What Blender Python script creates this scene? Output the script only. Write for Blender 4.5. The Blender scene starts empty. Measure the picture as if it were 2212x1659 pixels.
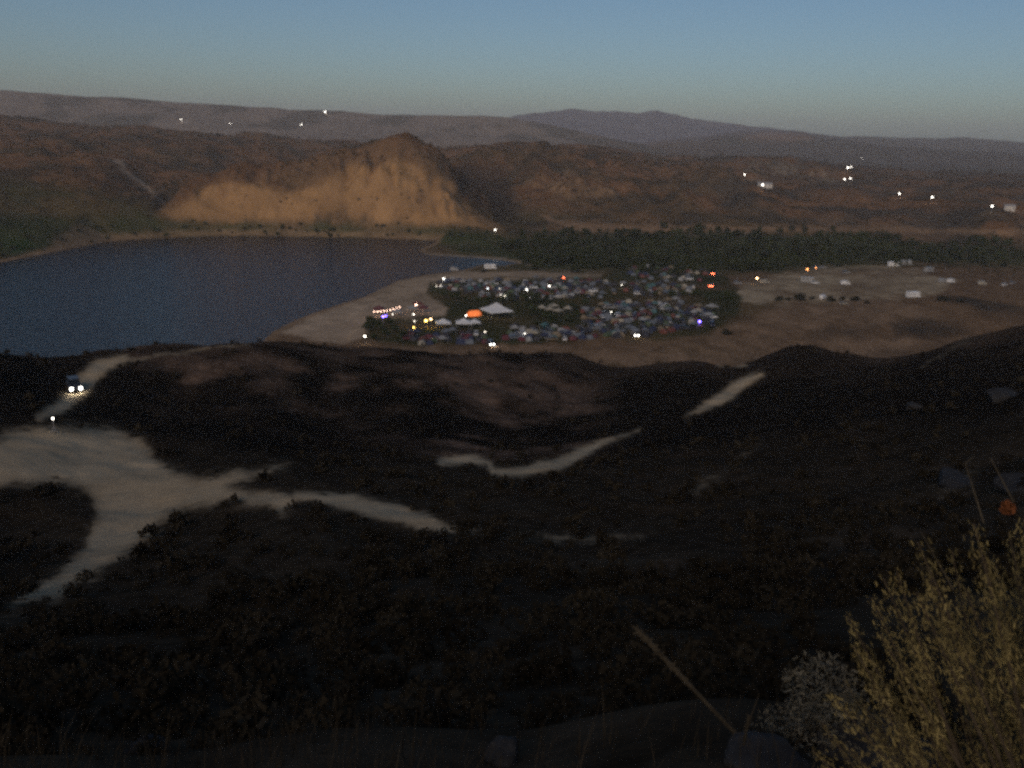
import bpy, bmesh, math, random
import numpy as np
from mathutils import Vector, Matrix

random.seed(7)
rng = np.random.default_rng(11)
R = math.radians
scene = bpy.context.scene
COL = scene.collection

# ------------------------------------------------------------------ camera
EYE_Z = 82.0                      # eye height above the lake surface (z = 0)
PITCH, ROLL = R(15.26), R(1.5)
FPX, CU, CV = 1996.0, 1106.0, 829.5      # focal length and centre in a 2212 x 1659 picture
F_ = np.array([0, math.cos(PITCH), -math.sin(PITCH)])
U0 = np.array([0, math.sin(PITCH), math.cos(PITCH)]); R0 = np.array([1.0, 0, 0])
R_ = R0*math.cos(ROLL) + U0*math.sin(ROLL)
U_ = -R0*math.sin(ROLL) + U0*math.cos(ROLL)
cam_d = bpy.data.cameras.new('camera'); cam = bpy.data.objects.new('camera', cam_d); COL.objects.link(cam)
cam_d.sensor_width = 36.0; cam_d.lens = 36.0*FPX/2212
cam_d.clip_start = 0.1; cam_d.clip_end = 40000
cam.matrix_world = Matrix(((R_[0], U_[0], -F_[0], 0), (R_[1], U_[1], -F_[1], 0), (R_[2], U_[2], -F_[2], EYE_Z), (0, 0, 0, 1)))
scene.camera = cam

# ------------------------------------------------------------------ dusk light
SUN_EL, SUN_AZ = 22.0, 195.0          # degrees; the glow is behind the camera, azimuth clockwise from +Y
world = bpy.data.worlds.new('World'); scene.world = world; world.use_nodes = True
wn = world.node_tree.nodes; wl = world.node_tree.links
sky = wn.new('ShaderNodeTexSky'); sky.sky_type = 'NISHITA'; sky.sun_disc = False
sky.sun_elevation = R(SUN_EL); sky.sun_rotation = R(SUN_AZ)
sky.altitude = 400; sky.air_density = 1.0; sky.dust_density = 1.5; sky.ozone_density = 4.0
bg = wn['Background']; bg.inputs['Strength'].default_value = 0.058
wl.new(sky.outputs['Color'], bg.inputs['Color'])
sun_d = bpy.data.lights.new('sun', 'SUN'); sun = bpy.data.objects.new('sun', sun_d); COL.objects.link(sun)
sun_d.energy = 1.5; sun_d.angle = R(40); sun_d.color = (1.0, 0.78, 0.58)
_el = R(SUN_EL); _az = R(SUN_AZ)
sdir = Vector((math.sin(_az)*math.cos(_el), math.cos(_az)*math.cos(_el), math.sin(_el)))   # towards the glow
sun.rotation_euler = sdir.to_track_quat('Z', 'Y').to_euler()
sun.location = sdir*50 + Vector((0, 0, EYE_Z+40))
vs = scene.view_settings
vs.view_transform = 'Standard'; vs.look = 'None'; vs.gamma = 1.0; vs.use_curve_mapping = False
vs.exposure = 0.0
scene.render.engine = 'CYCLES'
cy = scene.cycles
cy.use_adaptive_sampling = True; cy.adaptive_threshold = 0.06; cy.adaptive_min_samples = 32
cy.use_denoising = False        # the photograph itself is grainy
cy.max_bounces = 4; cy.diffuse_bounces = 2; cy.glossy_bounces = 2; cy.transmission_bounces = 2; cy.volume_bounces = 1; cy.transparent_max_bounces = 4
cy.sample_clamp_indirect = 0.6; cy.sample_clamp_direct = 14.0
cy.pixel_filter_type = 'BLACKMAN_HARRIS'; cy.filter_width = 3.2      # the photograph is a little soft all over

# ------------------------------------------------------------------ pixel <-> place
def pdir(u, v):
    return F_ + R_*((u-CU)/FPX) - U_*((v-CV)/FPX)
def at_D(u, v, D):                       # point on the ray at horizontal distance D
    d = pdir(u, v); k = D/math.hypot(d[0], d[1]); return np.array([d[0]*k, d[1]*k, EYE_Z+d[2]*k])
def at_z(u, v, z):                       # point on the ray at height z
    d = pdir(u, v); k = (z-EYE_Z)/d[2]; return np.array([d[0]*k, d[1]*k, z])
def to_px(X, Y, Z):                      # arrays of places to picture coordinates
    P = np.stack([X, Y, Z-EYE_Z], -1); w = np.maximum(P@F_, 1e-3)
    return CU+FPX*(P@R_)/w, CV-FPX*(P@U_)/w
K = 2212/2500.0                          # photograph pixel to working pixel

# ------------------------------------------------------------------ small noise
def _hash(ix, iy, s):
    n = (ix.astype(np.int64)*374761393 + iy.astype(np.int64)*668265263 + s*974634777) & 0x7fffffff
    n = ((n ^ (n >> 13))*1274126177) & 0x7fffffff
    n = (n ^ (n >> 16)) & 0xffffff
    return n/float(0xffffff)
def vnoise(x, y, s=0):
    ix = np.floor(x); iy = np.floor(y); fx = x-ix; fy = y-iy
    fx = fx*fx*fx*(fx*(fx*6-15)+10); fy = fy*fy*fy*(fy*(fy*6-15)+10)
    a = _hash(ix, iy, s); b = _hash(ix+1, iy, s); c = _hash(ix, iy+1, s); d = _hash(ix+1, iy+1, s)
    return (a*(1-fx)+b*fx)*(1-fy)+(c*(1-fx)+d*fx)*fy - 0.5
def fbm(x, y, s=0, o=4, g=0.5):
    t = 0; a = 1.0
    for k in range(o):
        t = t + a*vnoise(x, y, s+k*17); x = x*2.03+5.1; y = y*2.03-3.7; a *= g
    return t
def sstep(a, b, x):
    t = np.clip((x-a)/(b-a), 0, 1); return t*t*(3-2*t)
def seg_d(px, py, pts, closed=False):    # distance to a polyline
    d = np.full(np.shape(px), 1e18); n = len(pts)
    for i in range(n if closed else n-1):
        a = pts[i]; b = pts[(i+1) % n]
        vx = b[0]-a[0]; vy = b[1]-a[1]; L = vx*vx+vy*vy+1e-9
        t = np.clip(((px-a[0])*vx+(py-a[1])*vy)/L, 0, 1)
        d = np.minimum(d, (px-a[0]-t*vx)**2+(py-a[1]-t*vy)**2)
    return np.sqrt(d)
def inside(px, py, pts):
    c = np.zeros(np.shape(px), bool); n = len(pts)
    for i in range(n):
        x1, y1 = pts[i][:2]; x2, y2 = pts[(i+1) % n][:2]
        if y1 == y2: continue
        c ^= ((y1 > py) != (y2 > py)) & (px < (x2-x1)*(py-y1)/(y2-y1)+x1)
    return c
def sdist(px, py, pts):                  # signed, positive inside
    d = seg_d(px, py, pts, True); return np.where(inside(px, py, pts), d, -d)

# ------------------------------------------------------------------ terrain
LAKE_PX = [(-700, 800), (-420, 690), (-200, 615), (0, 567), (110, 545), (230, 522), (350, 514), (480, 509), (640, 511), (800, 514), (950, 520),
           (905, 540), (920, 550), (1040, 558), (1130, 568), (1085, 574), (1040, 572), (1000, 583), (930, 592), (860, 606), (790, 640), (700, 668), (640, 690), (590, 716),
           (560, 745), (400, 790), (200, 830), (0, 880), (-300, 980)]
LAKE = [tuple(at_z(u, v, 0.0)[:2]) for u, v in LAKE_PX]

CP = []                                   # control points x, y, z
def cp(u, v, D): CP.append(at_D(u, v, D))
def cz(u, v, z): CP.append(at_z(u, v, z))
# the slope below the camera
for u in (-200, 350, 1106, 1700, 2400):
    k = 1.0+0.1*(1106-u)/1106
    cp(u, 1659, 5.5*k); cp(u, 1500, (14 if u < 0 else 10*k)); cp(u, 1400, (32 if u < 0 else 21 if u < 400 else 16*k))
for u, v, D in [(-200, 1300, 50), (150, 1290, 50), (400, 1300, 42), (800, 1300, 28), (1106, 1300, 27), (1500, 1300, 26), (1900, 1300, 24), (2300, 1300, 21),
                (500, 1200, 54), (800, 1200, 48), (1106, 1200, 46), (1500, 1200, 44), (1900, 1200, 42), (2300, 1200, 38),
                (-200, 1150, 82), (60, 1150, 80), (300, 1120, 80), (250, 1000, 100), (0, 1000, 100), (-200, 1000, 104), (120, 925, 116), (400, 930, 122), (-200, 940, 118),
                (600, 1070, 76), (850, 1100, 66), (1200, 1160, 56), (1400, 1150, 57),
                (600, 1000, 98), (900, 1000, 98), (1150, 1000, 97), (1500, 1010, 90), (1900, 1050, 72), (2300, 1060, 62),
                (700, 900, 150), (1050, 900, 150), (1400, 900, 145), (1800, 900, 125), (2100, 880, 118), (2350, 850, 116),
                (1250, 850, 178), (1600, 830, 190), (1850, 822, 180), (2000, 800, 182), (2150, 784, 182), (2350, 764, 182), (1900, 855, 150), (2050, 838, 148), (2220, 822, 148), (2400, 806, 150), (2000, 768, 210), (2150, 742, 212), (2350, 716, 212), (1850, 792, 208), (150, 860, 150), (400, 850, 160)]:
    cp(u, v, D)
CREST = [(-200, 800, 196), (0, 783, 200), (200, 768, 204), (350, 754, 210), (500, 744, 216), (600, 742, 220), (750, 750, 225), (900, 762, 232), (1050, 766, 234), (1150, 772, 230),
         (1205, 766, 226), (1260, 776, 222), (1320, 793, 218), (1420, 790, 220), (1500, 782, 224), (1590, 790, 228), (1650, 770, 232), (1710, 757, 236), (1770, 760, 236), (1840, 772, 232), (1930, 776, 232), (2010, 754, 236), (2100, 732, 240), (2212, 712, 240), (2400, 690, 240)]
for u, v, D in CREST: cp(u, v, D)
for u, v, D in CREST:                # the far side of the crest drops away
    a = at_D(u, v, D); s = (D+62)/D
    CP.append(np.array([a[0]*s, a[1]*s, 5.0 if u > 700 else 1.0]))
# the flat camp ground and the valley floor
for u, v in [(800, 700), (1000, 640), (1000, 700), (1100, 738), (1250, 620), (1300, 735), (1500, 620), (1500, 740), (1700, 620), (1700, 700), (1900, 600), (1900, 680), (2100, 600), (2100, 660), (2300, 610)]:
    cz(u, v, 6)
for u, v in [(1150, 590), (1150, 530), (1400, 590), (1400, 520), (1700, 580), (1700, 520), (2000, 560), (2000, 520), (2300, 560), (2300, 520)]:
    cz(u, v, 4)
# the far side of the lake, the bluff and the brown hills
for u, v, D in [(0, 480, 650), (0, 400, 800), (0, 320, 1200), (-250, 480, 600), (-250, 390, 800), (-250, 300, 1200), (200, 470, 700), (200, 390, 850), (230, 350, 950), (180, 300, 1300),
                (120, 520, 640), (400, 500, 700), (650, 495, 708), (900, 500, 715), (1050, 505, 712),
                (345, 458, 745), (330, 430, 850), (420, 380, 1000), (300, 330, 1200), (450, 330, 1300),
                (420, 425, 765), (500, 378, 800), (570, 360, 830), (640, 345, 860), (720, 328, 860), (800, 306, 860), (850, 302, 862), (900, 318, 850), (955, 358, 825), (800, 306, 900), (850, 303, 905), (720, 328, 910), (640, 344, 915), (900, 320, 890), (760, 316, 870), (985, 400, 800), (1040, 455, 770), (1085, 492, 742),
                (480, 478, 722), (600, 478, 722), (700, 478, 724), (800, 478, 726), (900, 478, 726), (980, 480, 730), (600, 420, 765), (720, 400, 775), (820, 395, 775), (900, 410, 770),
                (1010, 400, 960), (1000, 345, 1060), (1090, 345, 1060), (1100, 400, 960), (1120, 460, 860), (1180, 345, 1050), (1250, 390, 950), (1280, 350, 1080), (1350, 400, 950), (1440, 385, 1030), (1500, 385, 1030), (1540, 400, 980),
                (1250, 480, 800), (1500, 480, 800), (1500, 430, 900), (1700, 470, 830), (1700, 430, 980), (1650, 385, 1250), (1700, 345, 1700), (1900, 470, 860), (1900, 430, 1050), (1950, 380, 1600), (2150, 470, 880), (2150, 430, 1080), (2150, 385, 1600), (2350, 470, 880), (2350, 400, 1400),
                (1450, 345, 1500), (1300, 325, 1700), (800, 320, 1500), (560, 300, 1600), (300, 280, 1700), (0, 258, 1800), (-250, 245, 1800), (1000, 322, 1600)]:
    cp(u, v, D)
# behind the bluff the ground falls again
for u, z in [(500, 22), (640, 24), (760, 26), (850, 28), (930, 24)]:
    a = at_D(u, 340, 1130); CP.append(np.array([a[0], a[1], z]))
for u, z in [(-250, 30), (300, 30), (900, 28), (1400, 26), (1900, 24), (2400, 22)]:
    a = at_D(u, 300, 2300); CP.append(np.array([a[0], a[1], z]))
CP = np.array(CP)
AS = 3.2
def lp(X, Y):
    r = np.hypot(X, Y); az = np.clip(np.arctan2(X, Y), -0.64, 0.64)
    return az*AS, np.log(np.clip(r, 6.0, 2600.0)), r
_a, _b, _ = lp(CP[:, 0], CP[:, 1])
def tps_k(d2): return 0.5*d2*np.log(d2+1e-12)
_n = len(CP)
_D2 = (_a[:, None]-_a[None])**2+(_b[:, None]-_b[None])**2
_M = np.zeros((_n+3, _n+3)); _M[:_n, :_n] = tps_k(_D2)+np.eye(_n)*0.0006
_M[:_n, _n] = 1; _M[:_n, _n+1] = _a; _M[:_n, _n+2] = _b; _M[_n:, :_n] = _M[:_n, _n:].T
_W = np.linalg.solve(_M, np.concatenate([CP[:, 2], np.zeros(3)]))
# far ridges: skyline in picture coordinates, distance of the crest, distance of the foot
RIDGES = [([(-900, 178), (-300, 182), (0, 196), (200, 208), (450, 226), (700, 240), (900, 249), (1100, 254), (1200, 270), (1320, 300), (1450, 325), (1700, 345), (2400, 360)], 2700, 1750, 3),
          ([(-900, 330), (900, 290), (1050, 262), (1110, 250), (1150, 245), (1190, 239), (1235, 236), (1290, 241), (1330, 239), (1380, 243), (1420, 237), (1450, 246), (1530, 262), (1600, 270), (1680, 277), (1750, 287), (1850, 300), (2000, 315), (2400, 340)], 4300, 2900, 5),
          ([(-900, 330), (1300, 320), (1500, 296), (1560, 288), (1650, 283), (1740, 288), (1800, 300), (1900, 316), (2400, 345)], 3100, 2300, 9),
          ([(-900, 330), (1500, 300), (1700, 292), (1850, 296), (2000, 299), (2100, 299), (2212, 306), (2300, 304), (2700, 300), (3200, 290)], 5000, 3400, 7)]
_RD = []
for pts, Dc, Df, sd in RIDGES:
    q = np.array([at_D(u, v, Dc) for u, v in pts]); _RD.append((np.arctan2(q[:, 0], q[:, 1]), q[:, 2], Dc, Df, sd))

def height(X, Y):
    X = np.asarray(X, float); Y = np.asarray(Y, float); sh = X.shape
    X = X.ravel(); Y = Y.ravel()
    A, B, r = lp(X, Y); Z = np.empty_like(X)
    for i in range(0, len(X), 60000):
        s = slice(i, i+60000)
        d2 = (A[s, None]-_a[None])**2+(B[s, None]-_b[None])**2
        Z[s] = tps_k(d2)@_W[:_n]+_W[_n]+_W[_n+1]*A[s]+_W[_n+2]*B[s]
    az = np.arctan2(X, Y)
    Z = np.where(r < 6, 80.3+(Z-80.3)*np.clip(r/6.0, 0, 1)**1.1, Z)
    # relief
    amp = 0.035*np.clip(r, 2, 40)**0.9
    rel = fbm(X/7.0, Y/7.0, 3, 3)*np.minimum(amp, 0.8) + fbm(X/28.0, Y/28.0, 5, 3)*np.clip((r-25)/120, 0, 1)*2.2
    gul = fbm(X/75.0+0.6*fbm(X/90., Y/90., 2), Y/150.0, 9, 5, 0.55)
    hilly = sstep(8, 22, Z)*sstep(560, 760, r)
    rel = rel*(1-sstep(240, 300, r)*0.75) + hilly*gul*15
    bl = sstep(715, 745, r)*(1-sstep(860, 930, r))*sstep(-0.45, -0.36, az)*(1-sstep(-0.05, 0.0, az))*sstep(6, 16, Z)*(1-0.75*sstep(48, 66, Z))
    rel = rel*(1-0.5*bl) + bl*(np.abs(fbm(X/26.0+0.5*vnoise(X/34., Y/34., 71), Y/150.0, 77, 5, 0.62))*14-3.2)
    rr_ = sstep(830, 900, r)*(1-sstep(1250, 1500, r))*sstep(-0.06, 0.0, az)*(1-sstep(0.2, 0.3, az))*sstep(8, 20, Z)
    rel = rel + rr_*(np.abs(fbm(X/55.0, Y/190.0, 83, 4, 0.55))*22-5)
    flat = sstep(280, 320, r)*(1-sstep(10, 16, Z))
    rel = rel*(1-0.8*flat)
    Z = Z+rel
    # far ridges
    far = np.full_like(Z, 20.0)+fbm(X/500., Y/500., 21)*14
    Z = np.where(r > 1700, Z+(far-Z)*sstep(1700, 2300, r), Z)
    for ra, rz, Dc, Df, sd in _RD:
        h = np.interp(az, ra, rz)
        k = fbm(X/420., Y/420., sd, 4); h = h+(fbm(az*75, 0*az+sd, sd+60, 4)*0.0016*Dc if sd == 5 else fbm(az*26, 0*az+sd, sd+60, 4)*0.0022*Dc)
        t = np.clip((r-Df)/(Dc-Df), 0, 1); prof = t**1.25
        prof = np.clip(prof+k*0.22*np.sin(np.clip(t, 0, 1)*math.pi), 0, 1)
        down = 1-sstep(Dc, Dc*1.25, r)*0.8
        Z = np.where(r > Df-10, np.maximum(Z, 20+(h-20)*prof*down), Z)
    # the lake basin
    m = (r < 1200) & (Y > 0)
    if m.any():
        s = sdist(X[m], Y[m], LAKE); z = Z[m]
        z = np.where(s > 0, -0.02-np.minimum(3.0, s*0.12), np.maximum(0.05+np.minimum(-s, 40)*0.03, np.minimum(z, 0.35+(-s)*(0.05+0.85*sstep(640, 690, r[m])+0.85*(1-sstep(300, 335, r[m])))+0.4*np.maximum(0, -s-70))))
        Z[m] = z
    # the brow behind the camera
    back = sstep(0.9, 1.6, np.abs(az))
    Z = Z*(1-back)+back*(80.3+fbm(X/15., Y/15., 31)*np.clip(r/30, 0, 1)*1.5)
    return Z.reshape(sh)
def zat(x, y): return float(height(np.array([x]), np.array([y]))[0])

# ------------------------------------------------------------------ helpers
def mat(name, col, rough=0.85, noise=0.0, scale=3.0, emit=None, es=0.0, spec=0.2):
    m = bpy.data.materials.new(name); m.use_nodes = True; n = m.node_tree.nodes; l = m.node_tree.links
    b = n['Principled BSDF']; b.inputs['Roughness'].default_value = rough; b.inputs['Specular IOR Level'].default_value = spec
    b.inputs['Base Color'].default_value = (*col, 1)
    if noise:
        t = n.new('ShaderNodeTexNoise'); t.inputs['Scale'].default_value = scale; t.inputs['Detail'].default_value = 4
        g = n.new('ShaderNodeTexCoord'); l.new(g.outputs['Object'], t.inputs['Vector'])
        r = n.new('ShaderNodeMapRange'); r.inputs['From Min'].default_value = 0.3; r.inputs['From Max'].default_value = 0.7
        r.inputs['To Min'].default_value = 1-noise; r.inputs['To Max'].default_value = 1+noise
        x = n.new('ShaderNodeVectorMath'); x.operation = 'SCALE'; x.inputs[0].default_value = col
        l.new(t.outputs['Fac'], r.inputs['Value']); l.new(r.outputs['Result'], x.inputs['Scale']); l.new(x.outputs['Vector'], b.inputs['Base Color'])
    if emit:
        b.inputs['Emission Color'].default_value = (*emit, 1); b.inputs['Emission Strength'].default_value = es
    return m
def mesh_np(name, V, Fq, material, smooth=True):
    V = np.asarray(V, np.float32); Fq = np.asarray(Fq, np.int32); k = Fq.shape[1]
    me = bpy.data.meshes.new(name)
    me.vertices.add(len(V)); me.vertices.foreach_set('co', V.ravel())
    me.loops.add(Fq.size); me.loops.foreach_set('vertex_index', Fq.ravel())
    me.polygons.add(len(Fq)); me.polygons.foreach_set('loop_start', np.arange(0, Fq.size, k, dtype=np.int32))
    me.polygons.foreach_set('use_smooth', np.full(len(Fq), smooth))
    me.update(calc_edges=True)
    if material: me.materials.append(material)
    return me
def link(name, me, parent=None, loc=None, rz=None):
    o = bpy.data.objects.new(name, me); COL.objects.link(o)
    if parent is not None: o.parent = parent
    if loc is not None: o.location = loc
    if rz is not None: o.rotation_euler = (0, 0, rz)
    return o
def tag(o, label, cat, group=None):
    o['label'] = label; o['category'] = cat
    if group: o['group'] = group
    return o
def kind(o, k): o['kind'] = k; return o

# ------------------------------------------------------------------ the ground sheet
r1 = np.exp(np.linspace(math.log(0.7), math.log(60), 250, endpoint=False))
r2 = np.exp(np.linspace(math.log(60), math.log(1250), 640, endpoint=False))
r3 = np.exp(np.linspace(math.log(1250), math.log(6300), 170))
rr = np.concatenate([r1, r2, r3])
aa = np.concatenate([np.linspace(-math.pi, -0.66, 40, endpoint=False), np.linspace(-0.66, 0.66, 600, endpoint=False), np.linspace(0.66, math.pi, 40, endpoint=False)])
NA, NR = len(aa), len(rr)
AZ, RR = np.meshgrid(aa, rr)
GX = RR*np.sin(AZ); GY = RR*np.cos(AZ)
GZ = height(GX, GY)
GU, GV = to_px(GX, GY, GZ)
FR = (GY > 0) & (np.abs(AZ) < 1.2)

def poly_m(pts, soft, r0, r1):            # soft mask of a patch of ground outlined in the picture
    m = np.zeros(GX.shape); s = (RR > r0) & (RR < r1) & FR
    us = [p[0] for p in pts]; vv = [p[1] for p in pts]
    s &= (GU > min(us)-60) & (GU < max(us)+60) & (GV > min(vv)-60) & (GV < max(vv)+60)
    if not s.any(): return m
    j = 1+0*GU[s]
    wu = GU[s]+14*vnoise(GX[s]/RR[s]*60, GY[s]*8/RR[s]*8+RR[s]*0.05, 3)*min(soft/6, 1.5); wv = GV[s]+10*vnoise(GX[s]/RR[s]*70, RR[s]*0.09, 8)*min(soft/6, 1.5)
    m[s] = sstep(-soft, soft, sdist(wu, wv, pts)); return m
def line_m(pts, soft, r0, r1):            # points u, v, half width
    m = np.zeros(GX.shape); s = (RR > r0) & (RR < r1) & FR
    us = [p[0] for p in pts]; vv = [p[1] for p in pts]
    s &= (GU > min(us)-60) & (GU < max(us)+60) & (GV > min(vv)-60) & (GV < max(vv)+60)
    if not s.any(): return m
    pu = GU[s]; pv = GV[s]+8*vnoise(GX[s]/RR[s]*55, RR[s]*0.05, 5); best = np.full(pu.shape, -1e9)
    for a, b in zip(pts[:-1], pts[1:]):
        vx = b[0]-a[0]; vy = b[1]-a[1]
        t = np.clip(((pu-a[0])*vx+(pv-a[1])*vy)/(vx*vx+vy*vy), 0, 1)
        best = np.maximum(best, a[2]+(b[2]-a[2])*t-np.hypot(pu-a[0]-t*vx, pv-a[1]-t*vy))
    m[s] = sstep(-soft, soft, best); return m

def lerp(C, c, m): return C*(1-m[..., None])+np.array(c)*m[..., None]
n1 = fbm(GX/6, GY/6, 40, 4); n2 = fbm(GX/35, GY/35, 41, 4); n3 = fbm(GX/160, GY/160, 42, 4)
C = np.zeros(GX.shape+(3,)); C[:] = (0.040, 0.031, 0.021)
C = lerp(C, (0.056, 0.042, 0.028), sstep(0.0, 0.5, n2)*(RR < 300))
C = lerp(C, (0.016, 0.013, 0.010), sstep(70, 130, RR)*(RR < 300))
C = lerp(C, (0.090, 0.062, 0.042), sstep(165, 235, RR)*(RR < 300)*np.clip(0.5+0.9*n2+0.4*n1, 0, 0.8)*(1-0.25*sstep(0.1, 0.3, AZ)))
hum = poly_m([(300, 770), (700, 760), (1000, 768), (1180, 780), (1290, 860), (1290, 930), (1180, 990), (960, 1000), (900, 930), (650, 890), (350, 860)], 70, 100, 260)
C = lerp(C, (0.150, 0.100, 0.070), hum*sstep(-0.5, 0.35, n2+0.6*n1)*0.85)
# valley floor and hills
C = lerp(C, (0.165, 0.105, 0.060), sstep(285, 310, RR))
gr = sstep(-0.1, 0.35, n3+0.3*n2)
C = lerp(C, (0.085, 0.068, 0.030), sstep(285, 310, RR)*(1-sstep(900, 1400, RR))*gr*0.8)
C = lerp(C, (0.172, 0.093, 0.047), sstep(640, 760, RR)*sstep(9, 20, GZ)*(1-sstep(-0.1, 0.4, n2+n3)*0.55))
C = lerp(C, (0.060, 0.046, 0.030), sstep(640, 760, RR)*(1-sstep(1700, 2000, RR))*sstep(-0.05, 0.35, n2+0.5*n1)*0.85)
C = lerp(C, (0.050, 0.058, 0.022), poly_m([(-60, 500), (0, 470), (150, 465), (330, 470), (480, 480), (700, 484), (950, 486), (1100, 510), (1160, 560), (1000, 555), (940, 518), (480, 505), (230, 517), (0, 560)], 14, 480, 790)*(0.7+n2))
C = lerp(C, (0.045, 0.055, 0.022), poly_m([(1080, 520), (1250, 505), (1700, 502), (2300, 505), (2300, 580), (2000, 570), (1600, 592), (1200, 590), (1060, 560)], 12, 440, 780)*0.9)
C = lerp(C, (0.055, 0.060, 0.024), poly_m([(-60, 390), (150, 400), (330, 450), (330, 480), (-60, 500)], 25, 560, 900)*0.6)
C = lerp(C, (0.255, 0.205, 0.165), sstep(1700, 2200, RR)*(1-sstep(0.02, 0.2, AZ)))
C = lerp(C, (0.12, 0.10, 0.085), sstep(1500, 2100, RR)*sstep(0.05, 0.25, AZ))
n4 = fbm(GX/110, GY/260, 47, 5, 0.6)
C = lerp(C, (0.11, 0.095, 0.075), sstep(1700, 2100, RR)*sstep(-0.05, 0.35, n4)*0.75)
C = lerp(C, (0.26, 0.17, 0.12), poly_m([(1600, 300), (1650, 284), (1740, 286), (1760, 300), (1690, 306)], 6, 2300, 3300)*0.8)
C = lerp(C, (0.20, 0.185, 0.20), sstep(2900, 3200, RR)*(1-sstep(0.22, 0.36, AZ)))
C = lerp(C, (0.080, 0.064, 0.050), sstep(0.14, 0.26, AZ)*sstep(820, 900, RR)*(1-sstep(1700, 2000, RR))*np.clip(0.55+0.9*n2+0.5*n3, 0, 0.9))
tan_ = (0.42, 0.32, 0.22)
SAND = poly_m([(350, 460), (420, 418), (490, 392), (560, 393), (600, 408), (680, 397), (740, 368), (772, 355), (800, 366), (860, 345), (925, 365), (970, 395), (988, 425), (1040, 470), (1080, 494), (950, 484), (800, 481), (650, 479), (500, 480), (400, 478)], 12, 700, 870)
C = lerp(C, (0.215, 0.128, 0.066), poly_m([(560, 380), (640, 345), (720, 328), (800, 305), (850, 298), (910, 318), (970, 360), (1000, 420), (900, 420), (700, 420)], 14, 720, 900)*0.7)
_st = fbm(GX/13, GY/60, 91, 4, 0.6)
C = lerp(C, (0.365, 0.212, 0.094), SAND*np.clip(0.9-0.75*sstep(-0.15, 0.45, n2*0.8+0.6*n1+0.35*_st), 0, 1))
C = lerp(C, (0.050, 0.036, 0.026), poly_m([(965, 375), (1010, 350), (1080, 360), (1120, 420), (1110, 470), (1060, 470), (1000, 420)], 16, 780, 1150)*0.8)
C = lerp(C, (0.30, 0.185, 0.100), poly_m([(1140, 395), (1200, 375), (1290, 385), (1330, 415), (1270, 425), (1190, 420)], 14, 850, 1150)*sstep(-0.3, 0.3, n1+n2)*0.8)
C = lerp(C, (0.27, 0.20, 0.13), poly_m([(1540, 360), (1640, 350), (1820, 372), (1800, 392), (1640, 385)], 12, 1100, 2100)*sstep(-0.1, 0.4, n2+n1)*0.8)
C = lerp(C, (0.28, 0.185, 0.105), poly_m([(110, 520), (160, 492), (230, 488), (280, 505), (230, 516), (130, 538)], 8, 560, 720)*0.7)
C = lerp(C, (0.30, 0.19, 0.11), poly_m([(1165, 462), (1230, 479), (1400, 487), (1700, 487), (2000, 492), (2260, 497), (2260, 509), (1900, 501), (1500, 503), (1250, 500), (1190, 480)], 5, 700, 900)*0.8)
# bare camp ground
BARE = poly_m([(590, 720), (700, 670), (790, 638), (860, 604), (950, 590), (1100, 587), (1300, 591), (1300, 600), (1000, 604), (925, 612), (915, 630), (940, 650), (975, 662), (960, 684), (890, 690), (800, 692), (788, 730), (740, 742), (690, 736), (640, 722)], 6, 300, 620)
C = lerp(C, tan_, BARE*(0.85+0.4*n2))
PALE = poly_m([(1560, 650), (1610, 612), (1690, 592), (1780, 577), (1900, 571), (2000, 585), (2070, 612), (2010, 636), (1850, 648), (1700, 655)], 8, 380, 640)
C = lerp(C, (0.36, 0.285, 0.185), PALE*np.clip(0.75+0.8*n2+0.4*n1, 0, 1))
CAMP = poly_m([(925, 612), (1000, 604), (1300, 600), (1330, 580), (1560, 580), (1600, 640), (1590, 680), (1520, 722), (1380, 738), (1100, 742), (900, 745), (790, 735), (800, 692), (960, 684), (975, 662), (940, 650)], 6, 300, 560)
C = lerp(C, (0.048, 0.050, 0.022), CAMP*np.clip(0.75+n2, 0, 1))
STRIP = poly_m([(740, 752), (900, 752), (1100, 748), (1300, 744), (1450, 738), (1530, 725), (1600, 690), (1700, 660), (1950, 650), (2050, 690), (1900, 700), (1900, 730), (2080, 732), (1980, 745), (1900, 790), (1600, 800), (1450, 800), (1200, 775), (900, 770)], 8, 285, 480)
C = lerp(C, (0.225, 0.150, 0.092), STRIP*np.clip(0.8+0.7*n2+0.4*n1, 0, 1))
DARKP = poly_m([(1740, 726), (1800, 708), (1890, 698), (1906, 712), (1895, 727), (1800, 732)], 12, 300, 480)+poly_m([(1928, 700), (1990, 688), (2080, 694), (2110, 715), (2050, 730), (1940, 727)], 12, 300, 480)+poly_m([(2030, 645), (2110, 628), (2260, 618), (2260, 700), (2140, 676)], 14, 300, 520)
C = lerp(C, (0.050, 0.040, 0.030), np.clip(DARKP, 0, 1)*np.clip(0.75+0.9*n2+0.5*n1, 0, 1))
# shore sand
lk = np.zeros(GX.shape); _m = (RR > 250) & (RR < 800) & FR
lk[_m] = -sdist(GX[_m], GY[_m], LAKE)
C = lerp(C, (0.27, 0.18, 0.105), _m*sstep(-2, 0.5, lk)*(1-sstep(2, 6, lk))*(RR > 320)*np.clip(0.65+0.9*n2, 0, 1))
C = lerp(C, (0.30, 0.24, 0.17), line_m([(915, 549, 3), (1040, 557, 3), (1150, 569, 2)], 3, 500, 660))
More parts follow.
